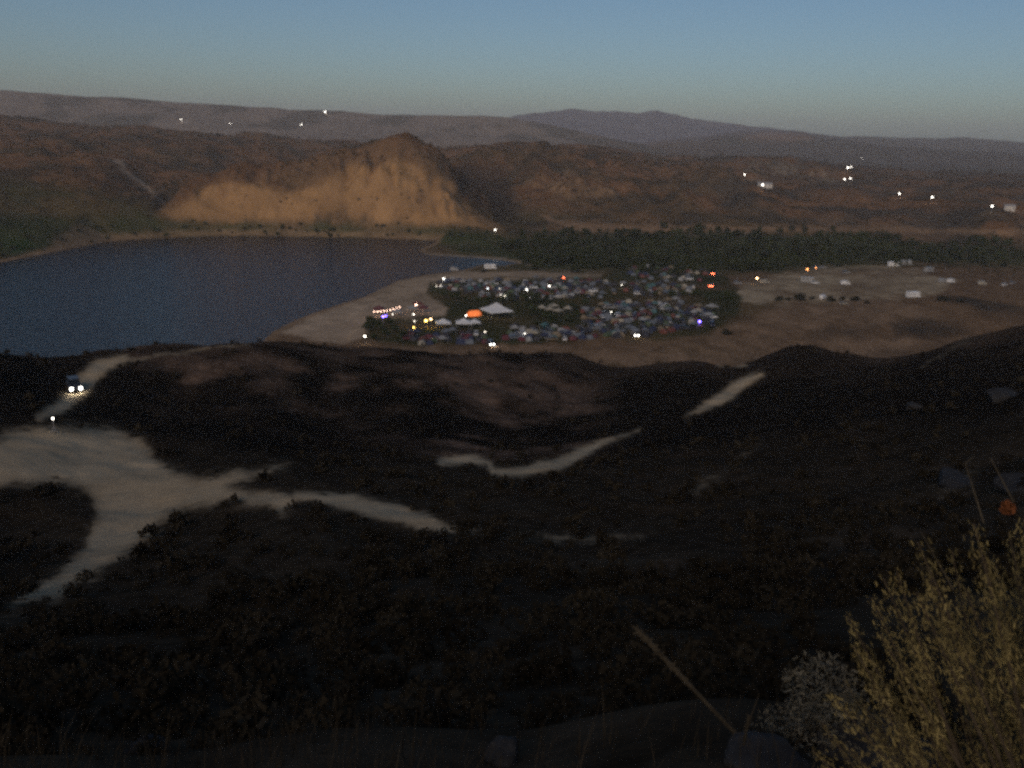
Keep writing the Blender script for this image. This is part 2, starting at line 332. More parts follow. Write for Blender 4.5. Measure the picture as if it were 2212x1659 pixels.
# dirt roads and the turn-out
near_dirt = (0.50, 0.395, 0.255)
ROAD = np.zeros(GX.shape)
LOT = [(-60, 960), (0, 942), (60, 930), (140, 922), (240, 925), (300, 945), (325, 985), (380, 1020), (430, 1030), (530, 1018), (620, 1010), (560, 1030), (490, 1052), (520, 1062), (620, 1062), (652, 1074), (640, 1096), (600, 1110), (565, 1086), (480, 1082), (400, 1092), (340, 1132), (285, 1190), (205, 1245), (120, 1295), (20, 1310), (100, 1256), (165, 1205), (215, 1120), (205, 1075), (140, 1040), (60, 1040), (-60, 1060)]
ROAD = np.maximum(ROAD, poly_m(LOT, 26, 30, 130))
ROAD = np.maximum(ROAD, line_m([(640, 1072, 8), (760, 1086, 16), (850, 1108, 21), (930, 1130, 17), (985, 1148, 5)], 14, 40, 100))
ROAD = np.maximum(ROAD, 0.5*line_m([(975, 1146, 6), (1080, 1157, 4), (1200, 1163, 9), (1290, 1163, 8), (1390, 1158, 2)], 12, 40, 100))
ROAD = np.maximum(ROAD, line_m([(950, 997, 6), (1010, 990, 11), (1055, 1002, 6), (1065, 1022, 8), (1130, 1017, 11), (1200, 1003, 13), (1260, 976, 11), (1300, 956, 7), (1380, 932, 2)], 11, 70, 150))
ROAD = np.maximum(ROAD, line_m([(1480, 900, 2), (1540, 872, 10), (1590, 838, 15), (1645, 808, 4)], 10, 120, 225))
ROAD = np.maximum(ROAD, line_m([(270, 778, 7), (215, 795, 18), (185, 825, 20), (140, 872, 14), (85, 900, 8)], 14, 115, 215))
ROAD = np.maximum(ROAD, 0.5*line_m([(540, 742, 3), (420, 757, 4), (270, 780, 5)], 5, 150, 230))
ROAD = np.maximum(ROAD, 0.35*line_m([(2130, 690, 6), (2090, 730, 5), (1990, 790, 3)], 6, 150, 330))
ROAD = np.maximum(ROAD, 0.85*line_m([(1555, 785, 6), (1610, 790, 5)], 5, 160, 330))
ROAD = np.maximum(ROAD, 0.34*line_m([(1500, 1060, 14), (1560, 1015, 10), (1640, 960, 6)], 16, 60, 150))
ROAD = np.maximum(ROAD, 0.35*poly_m([(2010, 1055), (2090, 1015), (2130, 1010), (2100, 1050), (2040, 1070)], 12, 40, 110))
_rg = fbm(GX/1.4, GY/1.4, 95, 4, 0.6); ROAD = np.where(ROAD > 0.02, ROAD*(0.55+0.45*sstep(0.25, 0.7, ROAD+0.55*_rg))*(0.25+0.75*sstep(0.12, 0.5, ROAD+0.75*_rg)), 0)
C = lerp(C, near_dirt, np.clip(ROAD, 0, 1)*(RR < 340)*np.clip(0.92+0.12*n1+0.15*n2, 0, 1))
TRAIL = line_m([(240, 346, 4), (268, 350, 4), (262, 368, 3), (300, 390, 4), (330, 415, 4), (352, 440, 3)], 4, 700, 1100)
C = lerp(C, (0.36, 0.27, 0.19), TRAIL*0.9)
C = np.clip(C*(1+(0.4-0.32*np.clip(ROAD*(RR < 340), 0, 1))*n1)[..., None], 0.005, 0.6)

ground = bpy.data.materials.new('ground_cover'); ground.use_nodes = True
gn = ground.node_tree.nodes; gl = ground.node_tree.links; gb = gn['Principled BSDF']
gb.inputs['Roughness'].default_value = 1.0; gb.inputs['Specular IOR Level'].default_value = 0.0
ga = gn.new('ShaderNodeAttribute'); ga.attribute_name = 'soil'
gt = gn.new('ShaderNodeTexNoise'); gt.inputs['Scale'].default_value = 0.9; gt.inputs['Detail'].default_value = 8; gt.inputs['Roughness'].default_value = 0.7
gg = gn.new('ShaderNodeNewGeometry'); gl.new(gg.outputs['Position'], gt.inputs['Vector'])
gm = gn.new('ShaderNodeMapRange'); gm.inputs['From Min'].default_value = 0.3; gm.inputs['From Max'].default_value = 0.7; gm.inputs['To Min'].default_value = 0.45; gm.inputs['To Max'].default_value = 1.5
gx = gn.new('ShaderNodeVectorMath'); gx.operation = 'SCALE'
gl.new(gt.outputs['Fac'], gm.inputs['Value']); gl.new(ga.outputs['Color'], gx.inputs[0]); gs = gn.new('ShaderNodeSeparateColor'); gl.new(ga.outputs['Color'], gs.inputs['Color'])
gf = gn.new('ShaderNodeMapRange'); gf.inputs['From Min'].default_value = 0.2; gf.inputs['From Max'].default_value = 0.42; gf.inputs['To Max'].default_value = 0.75
gl.new(gs.outputs['Red'], gf.inputs['Value'])
gk = gn.new('ShaderNodeMix'); gk.data_type = 'FLOAT'; gk.inputs[3].default_value = 1.0
gl.new(gf.outputs['Result'], gk.inputs[0]); gl.new(gm.outputs['Result'], gk.inputs[2]); gl.new(gk.outputs[0], gx.inputs['Scale']); gl.new(gx.outputs['Vector'], gb.inputs['Base Color'])
bu = gn.new('ShaderNodeBump'); bu.inputs['Strength'].default_value = 0.5; bu.inputs['Distance'].default_value = 0.25
gl.new(gt.outputs['Fac'], bu.inputs['Height']); gl.new(bu.outputs['Normal'], gb.inputs['Normal'])

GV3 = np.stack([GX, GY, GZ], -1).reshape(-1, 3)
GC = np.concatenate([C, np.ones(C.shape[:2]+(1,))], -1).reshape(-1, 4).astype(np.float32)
ii, jj = np.meshgrid(np.arange(NR-1), np.arange(NA), indexing='ij'); j2 = (jj+1) % NA
FQ = np.stack([ii*NA+jj, (ii+1)*NA+jj, (ii+1)*NA+j2, ii*NA+j2], -1).reshape(-1, 4)[:, ::-1]
fr_ = RR[ii, jj].ravel(); fz = GZ[ii, jj].ravel(); fa = AZ[ii, jj].ravel(); froad = ((ROAD*(RR < 340))[ii, jj].ravel() > 0.45); fsand = (SAND[ii, jj].ravel() > 0.02) | ((fr_ > 735) & (fr_ < 900) & (fz > 12) & (fa > -0.40) & (fa < -0.02))
zone = np.where(froad, 'dirt_road', np.where(fr_ < 285, 'hillside', np.where(fsand, 'sandy_bluff', np.where((fr_ < 740), 'valley_floor', np.where(fr_ < 1900, 'brown_hills', 'distant_mesa')))))
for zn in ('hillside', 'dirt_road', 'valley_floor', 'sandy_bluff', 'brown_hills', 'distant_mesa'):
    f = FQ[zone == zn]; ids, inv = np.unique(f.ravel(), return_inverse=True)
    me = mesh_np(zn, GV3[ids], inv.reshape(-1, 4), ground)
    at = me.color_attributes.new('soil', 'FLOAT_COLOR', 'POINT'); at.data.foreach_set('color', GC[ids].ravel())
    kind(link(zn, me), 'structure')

# ------------------------------------------------------------------ the lake
wat = bpy.data.materials.new('lake_water'); wat.use_nodes = True; n = wat.node_tree.nodes; l = wat.node_tree.links; b = n['Principled BSDF']
b.inputs['Base Color'].default_value = (0.006, 0.012, 0.020, 1); b.inputs['Roughness'].default_value = 0.16; b.inputs['IOR'].default_value = 1.33
t = n.new('ShaderNodeTexNoise'); t.inputs['Scale'].default_value = 0.5; t.inputs['Detail'].default_value = 5
g = n.new('ShaderNodeNewGeometry'); mp = n.new('ShaderNodeMapping'); mp.inputs['Scale'].default_value = (0.6, 1.6, 1)
l.new(g.outputs['Position'], mp.inputs['Vector']); l.new(mp.outputs['Vector'], t.inputs['Vector'])
bp = n.new('ShaderNodeBump'); bp.inputs['Strength'].default_value = 1.0; bp.inputs['Distance'].default_value = 0.6
l.new(t.outputs['Fac'], bp.inputs['Height']); l.new(bp.outputs['Normal'], b.inputs['Normal'])
lx = np.array(LAKE); cx = lx.mean(0); lo = lx.min(0)-12; hi = lx.max(0)+12
gx_, gy_ = np.meshgrid(np.linspace(lo[0], hi[0], 60), np.linspace(lo[1], hi[1], 60)); ins = sdist(gx_, gy_, LAKE) > -22
vv_ = np.stack([gx_, gy_, 0*gx_], -1).reshape(-1, 3)
qi, qj = np.meshgrid(np.arange(59), np.arange(59), indexing='ij')
q = np.stack([qi*60+qj, qi*60+qj+1, (qi+1)*60+qj+1, (qi+1)*60+qj], -1).reshape(-1, 4); q = q[ins.ravel()[q].any(1)]
ids, inv = np.unique(q.ravel(), return_inverse=True)
kind(link('lake', mesh_np('lake', vv_[ids], inv.reshape(-1, 4), wat)), 'structure')


# ------------------------------------------------------------------ placing things on the ground
_DSA = np.exp(np.linspace(math.log(1.5), math.log(6000), 1200))
_DSV = {285: np.exp(np.linspace(math.log(286), math.log(1000), 130))}
def gp(u, v, lift=0.0, dmin=0.0):         # where the view ray of a picture point meets the ground
    _DS = _DSV.get(dmin, _DSA)
    d = pdir(u, v); h = math.hypot(d[0], d[1]); k = _DS/h
    x = d[0]*k; y = d[1]*k; z = EYE_Z+d[2]*k; g = height(x, y)
    g = np.maximum(g, 0.0)
    b = np.nonzero((z < g+lift) & (_DS > dmin))[0]
    i = b[0] if len(b) else len(_DS)-1
    t = 1.0
    if i > 0:
        a0 = z[i-1]-g[i-1]-lift; a1 = z[i]-g[i]-lift; t = a0/(a0-a1+1e-9); t = min(max(t, 0), 1)
        X = x[i-1]+(x[i]-x[i-1])*t; Y = y[i-1]+(y[i]-y[i-1])*t
    else: X, Y = x[i], y[i]
    return Vector((X, Y, max(0.0, zat(X, Y))))
def gp25(u, v, **k): return gp(u*K, v*K, **k)
def grid_at(A, X, Y):                      # value of a ground grid near a place
    r = np.hypot(X, Y); az = np.arctan2(X, Y)
    i = np.clip(np.searchsorted(rr, r), 0, NR-1); j = np.clip(np.searchsorted(aa, az), 0, NA-1)
    return A[i, j]

# ------------------------------------------------------------------ mesh builders
def bm_mesh(name, bm, material, smooth=False):
    me = bpy.data.meshes.new(name); bm.normal_update(); bm.to_mesh(me); bm.free(); me.materials.append(material)
    if smooth: me.polygons.foreach_set('use_smooth', [True]*len(me.polygons))
    return me
def b_box(bm, c, s, rz=0.0, top=1.0):
    M = Matrix.Translation(c) @ Matrix.Rotation(rz, 4, 'Z'); vs = []
    for z in (-1, 1):
        k = top if z > 0 else 1.0
        for x, y in ((-1, -1), (1, -1), (1, 1), (-1, 1)): vs.append(bm.verts.new(M @ Vector((x*s[0]/2*k, y*s[1]/2*k, z*s[2]/2))))
    for f in ((3, 2, 1, 0), (4, 5, 6, 7), (0, 1, 5, 4), (1, 2, 6, 5), (2, 3, 7, 6), (3, 0, 4, 7)): bm.faces.new([vs[i] for i in f])
def b_tube(bm, p, q, r0, r1=None, n=6):
    r1 = r0 if r1 is None else r1; p = Vector(p); q = Vector(q); d = (q-p).normalized()
    a = d.orthogonal().normalized(); b = d.cross(a); A = []; B = []
    for i in range(n):
        t = 2*math.pi*i/n; o = a*math.cos(t)+b*math.sin(t); A.append(bm.verts.new(p+o*r0)); B.append(bm.verts.new(q+o*r1))
    for i in range(n): bm.faces.new((A[i], A[(i+1) % n], B[(i+1) % n], B[i]))
    bm.faces.new(A[::-1]); bm.faces.new(B)
def b_ball(bm, c, r, sub=1, sq=1.0):
    bmesh.ops.create_icosphere(bm, subdivisions=sub, radius=r, matrix=Matrix.Translation(c) @ Matrix.Diagonal((1, 1, sq, 1)))
def extrude_profile(bm, prof, w, taper=None):   # side profile (x, z) drawn across y, optional narrowing above a height
    L = []; Rr = []
    for x, z in prof:
        k = w/2*(taper(z) if taper else 1)
        L.append(bm.verts.new((x, -k, z))); Rr.append(bm.verts.new((x, k, z)))
    n = len(prof)
    for i in range(n): j = (i+1) % n; bm.faces.new((L[i], L[j], Rr[j], Rr[i]))
    bm.faces.new(L[::-1]); bm.faces.new(Rr)
    bmesh.ops.recalc_face_normals(bm, faces=bm.faces)

def leaf_quads(P, size, flat=0.5, axis=None):         # one small tilted quad at each point
    n = len(P); d = rng.normal(size=(n, 3)); d = d if axis is None else axis*1.3+0.45*d; d /= np.linalg.norm(d, axis=1)[:, None]
    e = np.cross(d, rng.normal(size=(n, 3))); e /= np.linalg.norm(e, axis=1)[:, None]
    s = np.asarray(size).reshape(-1, 1)*(0.6+0.8*rng.random((n, 1)))
    V = np.stack([P-d*s-e*s*flat, P+d*s-e*s*flat*0.6, P+d*s*1.1+e*s*flat, P-d*s*0.8+e*s*flat], 1).reshape(-1, 3)
    return V, np.arange(4*n).reshape(-1, 4)
def crown_pts(n, rx, rz, cz, lumps=7):
    c = rng.normal(size=(lumps, 3)); c /= np.linalg.norm(c, axis=1)[:, None]; c *= 0.55*rng.random((lumps, 1))**0.4
    p = c[rng.integers(0, lumps, n)]; q = rng.normal(size=(n, 3)); q /= np.linalg.norm(q, axis=1)[:, None]
    p = p+q*(0.30+0.22*rng.random((n, 1)))
    p[:, 2] = np.maximum(p[:, 2], -0.75)
    return p*np.array([rx, rx, rz])+np.array([0, 0, cz])

# ------------------------------------------------------------------ vegetation nobody could count
M_sage = mat('sagebrush_leaves', (0.030, 0.025, 0.017), 1.0, 0.5, 0.3, spec=0)
M_scrub = mat('dry_scrub', (0.058, 0.046, 0.028), 1.0, 0.5, 0.02, spec=0)
M_wood = mat('riverside_leaves', (0.030, 0.038, 0.015), 1.0, 0.5, 0.03, spec=0)
M_grass = mat('dry_grass', (0.045, 0.036, 0.024), 1.0, 0.4, 2.0, spec=0)
def scatter_stuff(name, X, Y, rad, hgt, nq, leaf, material):
    Z = height(X, Y); Vs = []; Fs = []; o = 0
    for i in range(len(X)):
        p = crown_pts(nq, rad[i], hgt[i]*0.62, hgt[i]*0.42, 5)+np.array([X[i], Y[i], Z[i]])
        p[:, 2] = np.maximum(p[:, 2], Z[i]+0.02)
        Vs.append(p)
    P = np.concatenate(Vs); S = np.repeat(rad*leaf, nq)
    V, Fq = leaf_quads(P, S)
    return kind(link(name, mesh_np(name, V, Fq, material, False)), 'stuff')
def polar_pts(n, r0, r1, a0=-0.6, a1=0.6, p=1.0):
    r = np.exp(math.log(r0)+(math.log(r1)-math.log(r0))*rng.random(n)**p); a = a0+(a1-a0)*rng.random(n)
    return r*np.sin(a), r*np.cos(a)
RC = np.clip(ROAD, 0, 1)
X, Y = polar_pts(5200, 7, 275, p=0.8); k = grid_at(RC, X, Y) < 0.30; k &= fbm(X/9, Y/9, 55, 3) > -0.22; X = X[k]; Y = Y[k]
rad = 0.16+0.75*rng.random(len(X))**3; rad *= np.clip(np.hypot(X, Y)/30, 0.45, 1.15)
nr = np.hypot(X, Y) < 55
scatter_stuff('sagebrush', X[nr], Y[nr], rad[nr], rad[nr]*1.25, 90, 0.13, M_sage)
scatter_stuff('sagebrush', X[~nr], Y[~nr], rad[~nr], rad[~nr]*1.25, 26, 0.26, M_sage)
# brown scrub on the hills across the water
X, Y = polar_pts(9500, 640, 1900, -0.58, 0.58, p=1.1); Z = height(X, Y); k = (Z > 1.5) & (fbm(X/60, Y/60, 57, 3) > -0.12) & ((grid_at(SAND, X, Y) < 0.3) | (rng.random(len(X)) < 0.45)); X = X[k]; Y = Y[k]
rad = (0.9+1.3*rng.random(len(X))**2)*np.clip(np.hypot(X, Y)/900, 0.8, 1.6)
scatter_stuff('hill_scrub', X, Y, rad, rad*1.1, 9, 0.42, M_scrub)
# the dark wood along the valley floor and the green edge of the far shore
WOOD = poly_m([(1090, 540), (1130, 515), (1250, 503), (1700, 500), (2300, 503), (2300, 578), (2050, 566), (1750, 570), (1600, 588), (1330, 582), (1150, 575)], 10, 440, 800)
EDGE = poly_m([(-60, 505), (200, 490), (480, 483), (950, 486), (1100, 508), (1120, 530), (950, 512), (480, 502), (230, 514), (0, 556)], 8, 480, 790)
X, Y = polar_pts(9000, 430, 800, -0.6, 0.6); w = grid_at(WOOD, X, Y); e = grid_at(EDGE, X, Y); Z = height(X, Y)
k = (rng.random(len(X)) < w*0.62) & (Z > 0.6); Xa, Ya = X[k][:1500], Y[k][:1500]
rad = 2.0+2.4*rng.random(len(Xa)); scatter_stuff('riverside_wood', Xa, Ya, rad, 3.0+4.5*rng.random(len(Xa)), 46, 0.26, M_wood)
k = (rng.random(len(X)) < e*0.5) & (Z > 0.5); Xa, Ya = X[k][:700], Y[k][:700]
rad = 1.2+1.6*rng.random(len(Xa)); scatter_stuff('shore_scrub', Xa, Ya, rad, 1.4+2.4*rng.random(len(Xa)), 24, 0.3, M_wood)
# grass on the slope right below the camera
def grass():
    n = 14000; X, Y = polar_pts(n, 4.0, 24, -0.62, 0.62); kk = fbm(X/1.6, Y/1.6, 61, 3)+0.4*rng.normal(size=n)*0.5 > 0.02; X = X[kk]; Y = Y[kk]; n = len(X); Z = height(X, Y)
    b = np.stack([X, Y, Z-0.02], -1); h = 0.06+0.34*rng.random(n)**2
    a = rng.random(n)*2*math.pi; lean = np.stack([np.cos(a), np.sin(a), 0*a], -1)*(1.1*h*rng.random(n))[:, None]
    s = np.stack([-np.sin(a), np.cos(a), 0*a], -1)*(0.0018+0.002*rng.random(n))[:, None]
    t = b+lean+np.stack([0*h, 0*h, h], -1); m = (b+t)/2-lean*0.2
    V = np.stack([b-s, b+s, m+s*0.8, m-s*0.8, t], 1).reshape(-1, 3); o = np.arange(n)[:, None]*5
    q = np.concatenate([o+np.array([0, 1, 2]), o+np.array([0, 2, 3]), o+np.array([3, 2, 4])])
    kind(link('dry_grass', mesh_np('dry_grass', V, q, M_grass, False)), 'stuff')
grass()

# ------------------------------------------------------------------ the camp: tents, canopies, vehicles
PAL = {'pale grey': (0.29, 0.295, 0.30), 'cream': (0.33, 0.305, 0.25), 'slate grey': (0.14, 0.16, 0.19), 'charcoal': (0.05, 0.05, 0.06), 'navy blue': (0.03, 0.04, 0.085),
       'dull red': (0.15, 0.055, 0.045), 'maroon': (0.12, 0.035, 0.045), 'moss green': (0.07, 0.10, 0.055), 'teal': (0.06, 0.14, 0.15), 'tan': (0.20, 0.16, 0.11), 'white': (0.70, 0.71, 0.72)}
FAB = {k: mat('tent_fabric_'+k.replace(' ', '_'), c, 0.8, 0.12, 2.0) for k, c in PAL.items()}
PNT = {k: mat('car_paint_'+k.replace(' ', '_'), c, 0.35, 0.05, 1.0, spec=0.5) for k, c in PAL.items()}
M_pole = mat('aluminium_pole', (0.35, 0.35, 0.36), 0.5, 0.05); M_door = mat('tent_mesh_door', (0.03, 0.03, 0.035), 0.9, 0.1)
M_glass = mat('vehicle_glass', (0.012, 0.014, 0.018), 0.15, 0.02, spec=0.5); M_tyre = mat('tyre_rubber', (0.015, 0.015, 0.016), 0.9, 0.1)
M_lampoff = mat('headlamp_glass', (0.5, 0.5, 0.48), 0.3, 0.02); M_tailoff = mat('tail_lamp', (0.3, 0.02, 0.02), 0.3, 0.02)
def em(name, c, s): return mat(name, (0.8, 0.8, 0.8), 0.5, emit=c, es=s)
M_white = em('lamp_white', (1.0, 0.93, 0.80), 30); M_cool = em('lamp_cool_white', (0.85, 0.97, 1.0), 16); M_dim = em('lamp_dim', (1.0, 0.88, 0.72), 9)
M_head = em('headlight_lit', (1.0, 0.96, 0.86), 60); M_yel = em('lamp_yellow', (1.0, 0.62, 0.13), 110); M_red = em('tail_light_lit', (1.0, 0.16, 0.06), 40); M_org = em('lamp_orange', (1.0, 0.36, 0.10), 22)
M_pink = em('lamp_pink', (1.0, 0.62, 0.45), 30); M_blue = em('lamp_blue', (0.16, 0.10, 1.0), 30); M_warm = em('lamp_warm', (1.0, 0.62, 0.30), 34)
M_far = em('lamp_far', (1.0, 0.93, 0.82), 40)
M_glow = mat('lit_orange_canvas', (0.6, 0.16, 0.05), 0.8, 0.1, emit=(1.0, 0.22, 0.05), es=0.75)

def tent_dome(rx=1.9, ry=1.6, h=1.7):
    bm = bmesh.new(); n = 10; rows = []
    for k, (f, zz) in enumerate(((1.0, 0.0), (0.97, 0.30), (0.82, 0.62), (0.52, 0.88))):
        rows.append([bm.verts.new((rx*f*math.cos(2*math.pi*i/n)*(1.0 if i % 2 else 0.93), ry*f*math.sin(2*math.pi*i/n)*(1.0 if i % 2 else 0.93), h*zz)) for i in range(n)])
    top = bm.verts.new((0, 0, h))
    for a, b in zip(rows[:-1], rows[1:]):
        for i in range(n): bm.faces.new((a[i], a[(i+1) % n], b[(i+1) % n], b[i]))
    for i in range(n): bm.faces.new((rows[-1][i], rows[-1][(i+1) % n], top))
    d = bmesh.new(); v = [d.verts.new(p) for p in ((rx*1.0, -0.42, 0.05), (rx*1.0, 0.42, 0.05), (rx*0.88, 0.34, h*0.62), (rx*0.72, 0, h*0.78), (rx*0.88, -0.34, h*0.62))]; d.faces.new(v)
    return bm, d
def tent_ridge(l=3.2, w=2.3, h=1.7):
    bm = bmesh.new(); P = [(-l/2, -w/2, 0), (l/2, -w/2, 0), (l/2, w/2, 0), (-l/2, w/2, 0), (-l*0.40, 0, h), (l*0.40, 0, h), (-l/2, -w/2*0.72, h*0.42), (l/2, -w/2*0.72, h*0.42), (l/2, w/2*0.72, h*0.42), (-l/2, w/2*0.72, h*0.42)]
    v = [bm.verts.new(p) for p in P]
    for f in ((0, 1, 7, 6), (6, 7, 5, 4), (2, 3, 9, 8), (8, 9, 4, 5), (1, 2, 8, 7), (7, 8, 5), (3, 0, 6, 9), (9, 6, 4)): bm.faces.new([v[i] for i in f])
    d = bmesh.new(); q = [d.verts.new(p) for p in ((l/2+0.02, -0.4, 0.03), (l/2+0.02, 0.4, 0.03), (l/2*0.98+0.02, 0.2, h*0.5), (l/2*0.98+0.02, -0.2, h*0.5))]; d.faces.new(q)
    return bm, d
def canopy_bm(s=3.2, h=2.2, p=0.95):
    bm = bmesh.new(); a = s/2
    lo = [bm.verts.new((x*a, y*a, h-0.28)) for x, y in ((-1, -1), (1, -1), (1, 1), (-1, 1))]; hi = [bm.verts.new((x*a, y*a, h)) for x, y in ((-1, -1), (1, -1), (1, 1), (-1, 1))]
    md = [bm.verts.new((x*a*0.45, y*a*0.45, h+p*0.42)) for x, y in ((-1, -1), (1, -1), (1, 1), (-1, 1))]; t = bm.verts.new((0, 0, h+p))
    for i in range(4):
        j = (i+1) % 4; bm.faces.new((lo[i], lo[j], hi[j], hi[i])); bm.faces.new((hi[i], hi[j], md[j], md[i])); bm.faces.new((md[i], md[j], t))
    return bm
def leg_bm(h):
    bm = bmesh.new(); b_tube(bm, (0, 0, 0), (0, 0, h), 0.045, n=5); return bm

_cache = {}
def cm(key, fn):
    if key not in _cache: _cache[key] = fn()
    return _cache[key]
def put_tent(kind_, col, loc, rz, sc, label, cat, group):
    if kind_ == 'dome_tent': fn = tent_dome
    else: fn = tent_ridge
    def mk():
        b, d = fn(); return bm_mesh(kind_, b, FAB[col]), bm_mesh('door', d, M_door)
    me, de = cm((kind_, col), mk)
    o = link(kind_, me, loc=loc, rz=rz); o.scale = (sc, sc, sc); tag(o, label, cat, group)
    link('door', de, o); return o
def put_canopy(col, loc, rz, s, h, p, label, group=None, name='canopy', cat='canopy'):
    root = link(name, None, loc=loc, rz=rz); tag(root, label, cat, group)
    link('roof', cm(('can', col, s, h, p), lambda: bm_mesh('roof', canopy_bm(s, h, p), FAB[col])), root)
    lm = cm(('leg', h), lambda: bm_mesh('leg', leg_bm(h), M_pole))
    for x in (-1, 1):
        for y in (-1, 1): link('leg', lm, root, (x*(s/2-0.06), y*(s/2-0.06), 0))
    return root
CARP = [(-2.2, 0.32), (-2.25, 0.75), (-2.05, 0.98), (-1.35, 1.03), (1.05, 0.98), (2.0, 0.86), (2.22, 0.66), (2.2, 0.32)]
CABP = [(-1.75, 0.98), (-1.15, 1.45), (0.25, 1.47), (1.05, 0.97)]
SUVP = [(-2.25, 0.38), (-2.3, 0.85), (-2.2, 1.12), (1.05, 1.12), (2.1, 1.0), (2.3, 0.78), (2.28, 0.38)]
SUVC = [(-2.18, 1.1), (-2.0, 1.76), (0.35, 1.78), (1.1, 1.1)]
VANP = [(-2.6, 0.35), (-2.62, 1.2), (-2.55, 2.2), (1.3, 2.25), (1.75, 1.25), (2.5, 1.05), (2.6, 0.8), (2.58, 0.35)]
def wheel_bm(r=0.33, w=0.22):
    bm = bmesh.new(); b_tube(bm, (0, -w/2, 0), (0, w/2, 0), r, n=12); return bm
def put_car(style, col, loc, rz, label, cat, group=None, lit=None, head=None):
    root = link({'car': 'car', 'suv': 'sport_utility_car', 'van': 'van'}[style], None, loc=loc, rz=rz); tag(root, label, cat, group)
    prof, cab, w = {'car': (CARP, CABP, 1.74), 'suv': (SUVP, SUVC, 1.86), 'van': (VANP, None, 1.95)}[style]
    def body():
        b = bmesh.new(); extrude_profile(b, prof, w, (lambda z: 1.0 if z < 1.2 else 0.92)); bmesh.ops.bevel(b, geom=b.edges[:], offset=0.05, segments=1, affect='EDGES'); return bm_mesh('body', b, PNT[col])
    link('body', cm((style, col, 'body'), body), root)
    if cab:
        def cabin(): b = bmesh.new(); extrude_profile(b, cab, w*0.94, lambda z: 1.0-0.22*max(0, (z-1.0))); return bm_mesh('windows', b, M_glass)
        link('windows', cm((style, 'cab'), cabin), root)
        def roof(): b = bmesh.new(); x0, x1 = cab[1][0], cab[2][0]; b_box(b, ((x0+x1)/2, 0, cab[1][1]+0.03), (x1-x0+0.08, w*0.84, 0.06)); return bm_mesh('roof', b, PNT[col])
        link('roof', cm((style, col, 'roof'), roof), root)
    else:
        def wind():
            b = bmesh.new(); v = [b.verts.new(p) for p in ((1.36, -0.78, 2.12), (1.36, 0.78, 2.12), (1.75, 0.85, 1.32), (1.75, -0.85, 1.32))]; b.faces.new(v); return bm_mesh('windscreen', b, M_glass)
        o = link('windscreen', cm('vwind', wind), root, (0.03, 0, 0.02))
        def side(): b = bmesh.new(); b_box(b, (0.75, 0, 1.65), (1.0, 2.0, 0.5)); return bm_mesh('side_window', b, M_glass)
        link('side_window', cm('vside', side), root)
    wm = cm('wheel', lambda: bm_mesh('wheel', wheel_bm(), M_tyre))
    for x in (-1.38, 1.4):
        for y in (-1, 1): link('wheel', wm, root, (x, y*(w/2-0.1), 0.33))
    if lit or style == 'van':
        hub = cm('hub', lambda: (lambda b: (b_tube(b, (0, -0.125, 0), (0, 0.125, 0), 0.17, n=8), bm_mesh('hub', b, M_pole))[1])(bmesh.new()))
        for w_ in [c_ for c_ in root.children if c_.name.startswith('wheel')]: link('hub', hub, w_)
    hx = prof[-2][0]+0.02; hz = 0.72; tx = prof[1][0]-0.02
    hr = 0.22 if lit == 'head' else 0.11
    hm = M_head if lit == 'head' else M_lampoff; tm = M_red if lit == 'tail' else M_tailoff
    def disc(m, r): 
        b = bmesh.new(); b_tube(b, (-0.03, 0, 0), (0.03, 0, 0), r, n=10); return bm_mesh('lamp', b, m)
    for y in (-1, 1):
        link('headlight', cm(('hd', hm.name, hr), lambda: disc(hm, hr)), root, (hx, y*0.66, hz))
        link('tail_light', cm(('tl', tm.name), lambda: disc(tm, 0.2 if lit == 'tail' else 0.12)), root, (tx, y*0.68, 0.85))
    return root
def put_motorhome(col, loc, rz, ln, label, group=None):
    root = link('motorhome', None, loc=loc, rz=rz); tag(root, label, 'motorhome', group); L = ln
    def body():
        b = bmesh.new(); extrude_profile(b, [(-L/2, 0.45), (-L/2, 3.0), (-L/2+0.2, 3.15), (L/2-0.3, 3.15), (L/2, 2.9), (L/2-0.1, 2.2), (L/2-0.9, 2.1), (L/2-0.5, 1.3), (L/2+0.5, 1.1), (L/2+0.55, 0.45)], 2.35); bmesh.ops.bevel(b, geom=b.edges[:], offset=0.07, segments=1, affect='EDGES'); return bm_mesh('body', b, PNT[col])
    link('body', cm(('mh', col, L), body), root)
    def win(x, wd): b = bmesh.new(); b_box(b, (x, 0, 2.0), (wd, 2.40, 0.55)); return bm_mesh('window', b, M_glass)
    for x in (-L*0.3, 0.0): link('window', cm(('mw', x), lambda: win(x, 0.9)), root)
    def ws(): b = bmesh.new(); v = [b.verts.new(p) for p in ((L/2-0.86, -0.9, 2.05), (L/2-0.86, 0.9, 2.05), (L/2-0.46, 0.95, 1.36), (L/2-0.46, -0.95, 1.36))]; b.faces.new(v); return bm_mesh('windscreen', b, M_glass)
    link('windscreen', cm(('mws', L), ws), root, (0.04, 0, 0.03))
    wm = cm('bigwheel', lambda: bm_mesh('wheel', wheel_bm(0.4, 0.28), M_tyre))
    for x in (-L*0.27, L*0.36):
        for y in (-1, 1): link('wheel', wm, root, (x, y*1.02, 0.4))
    return root

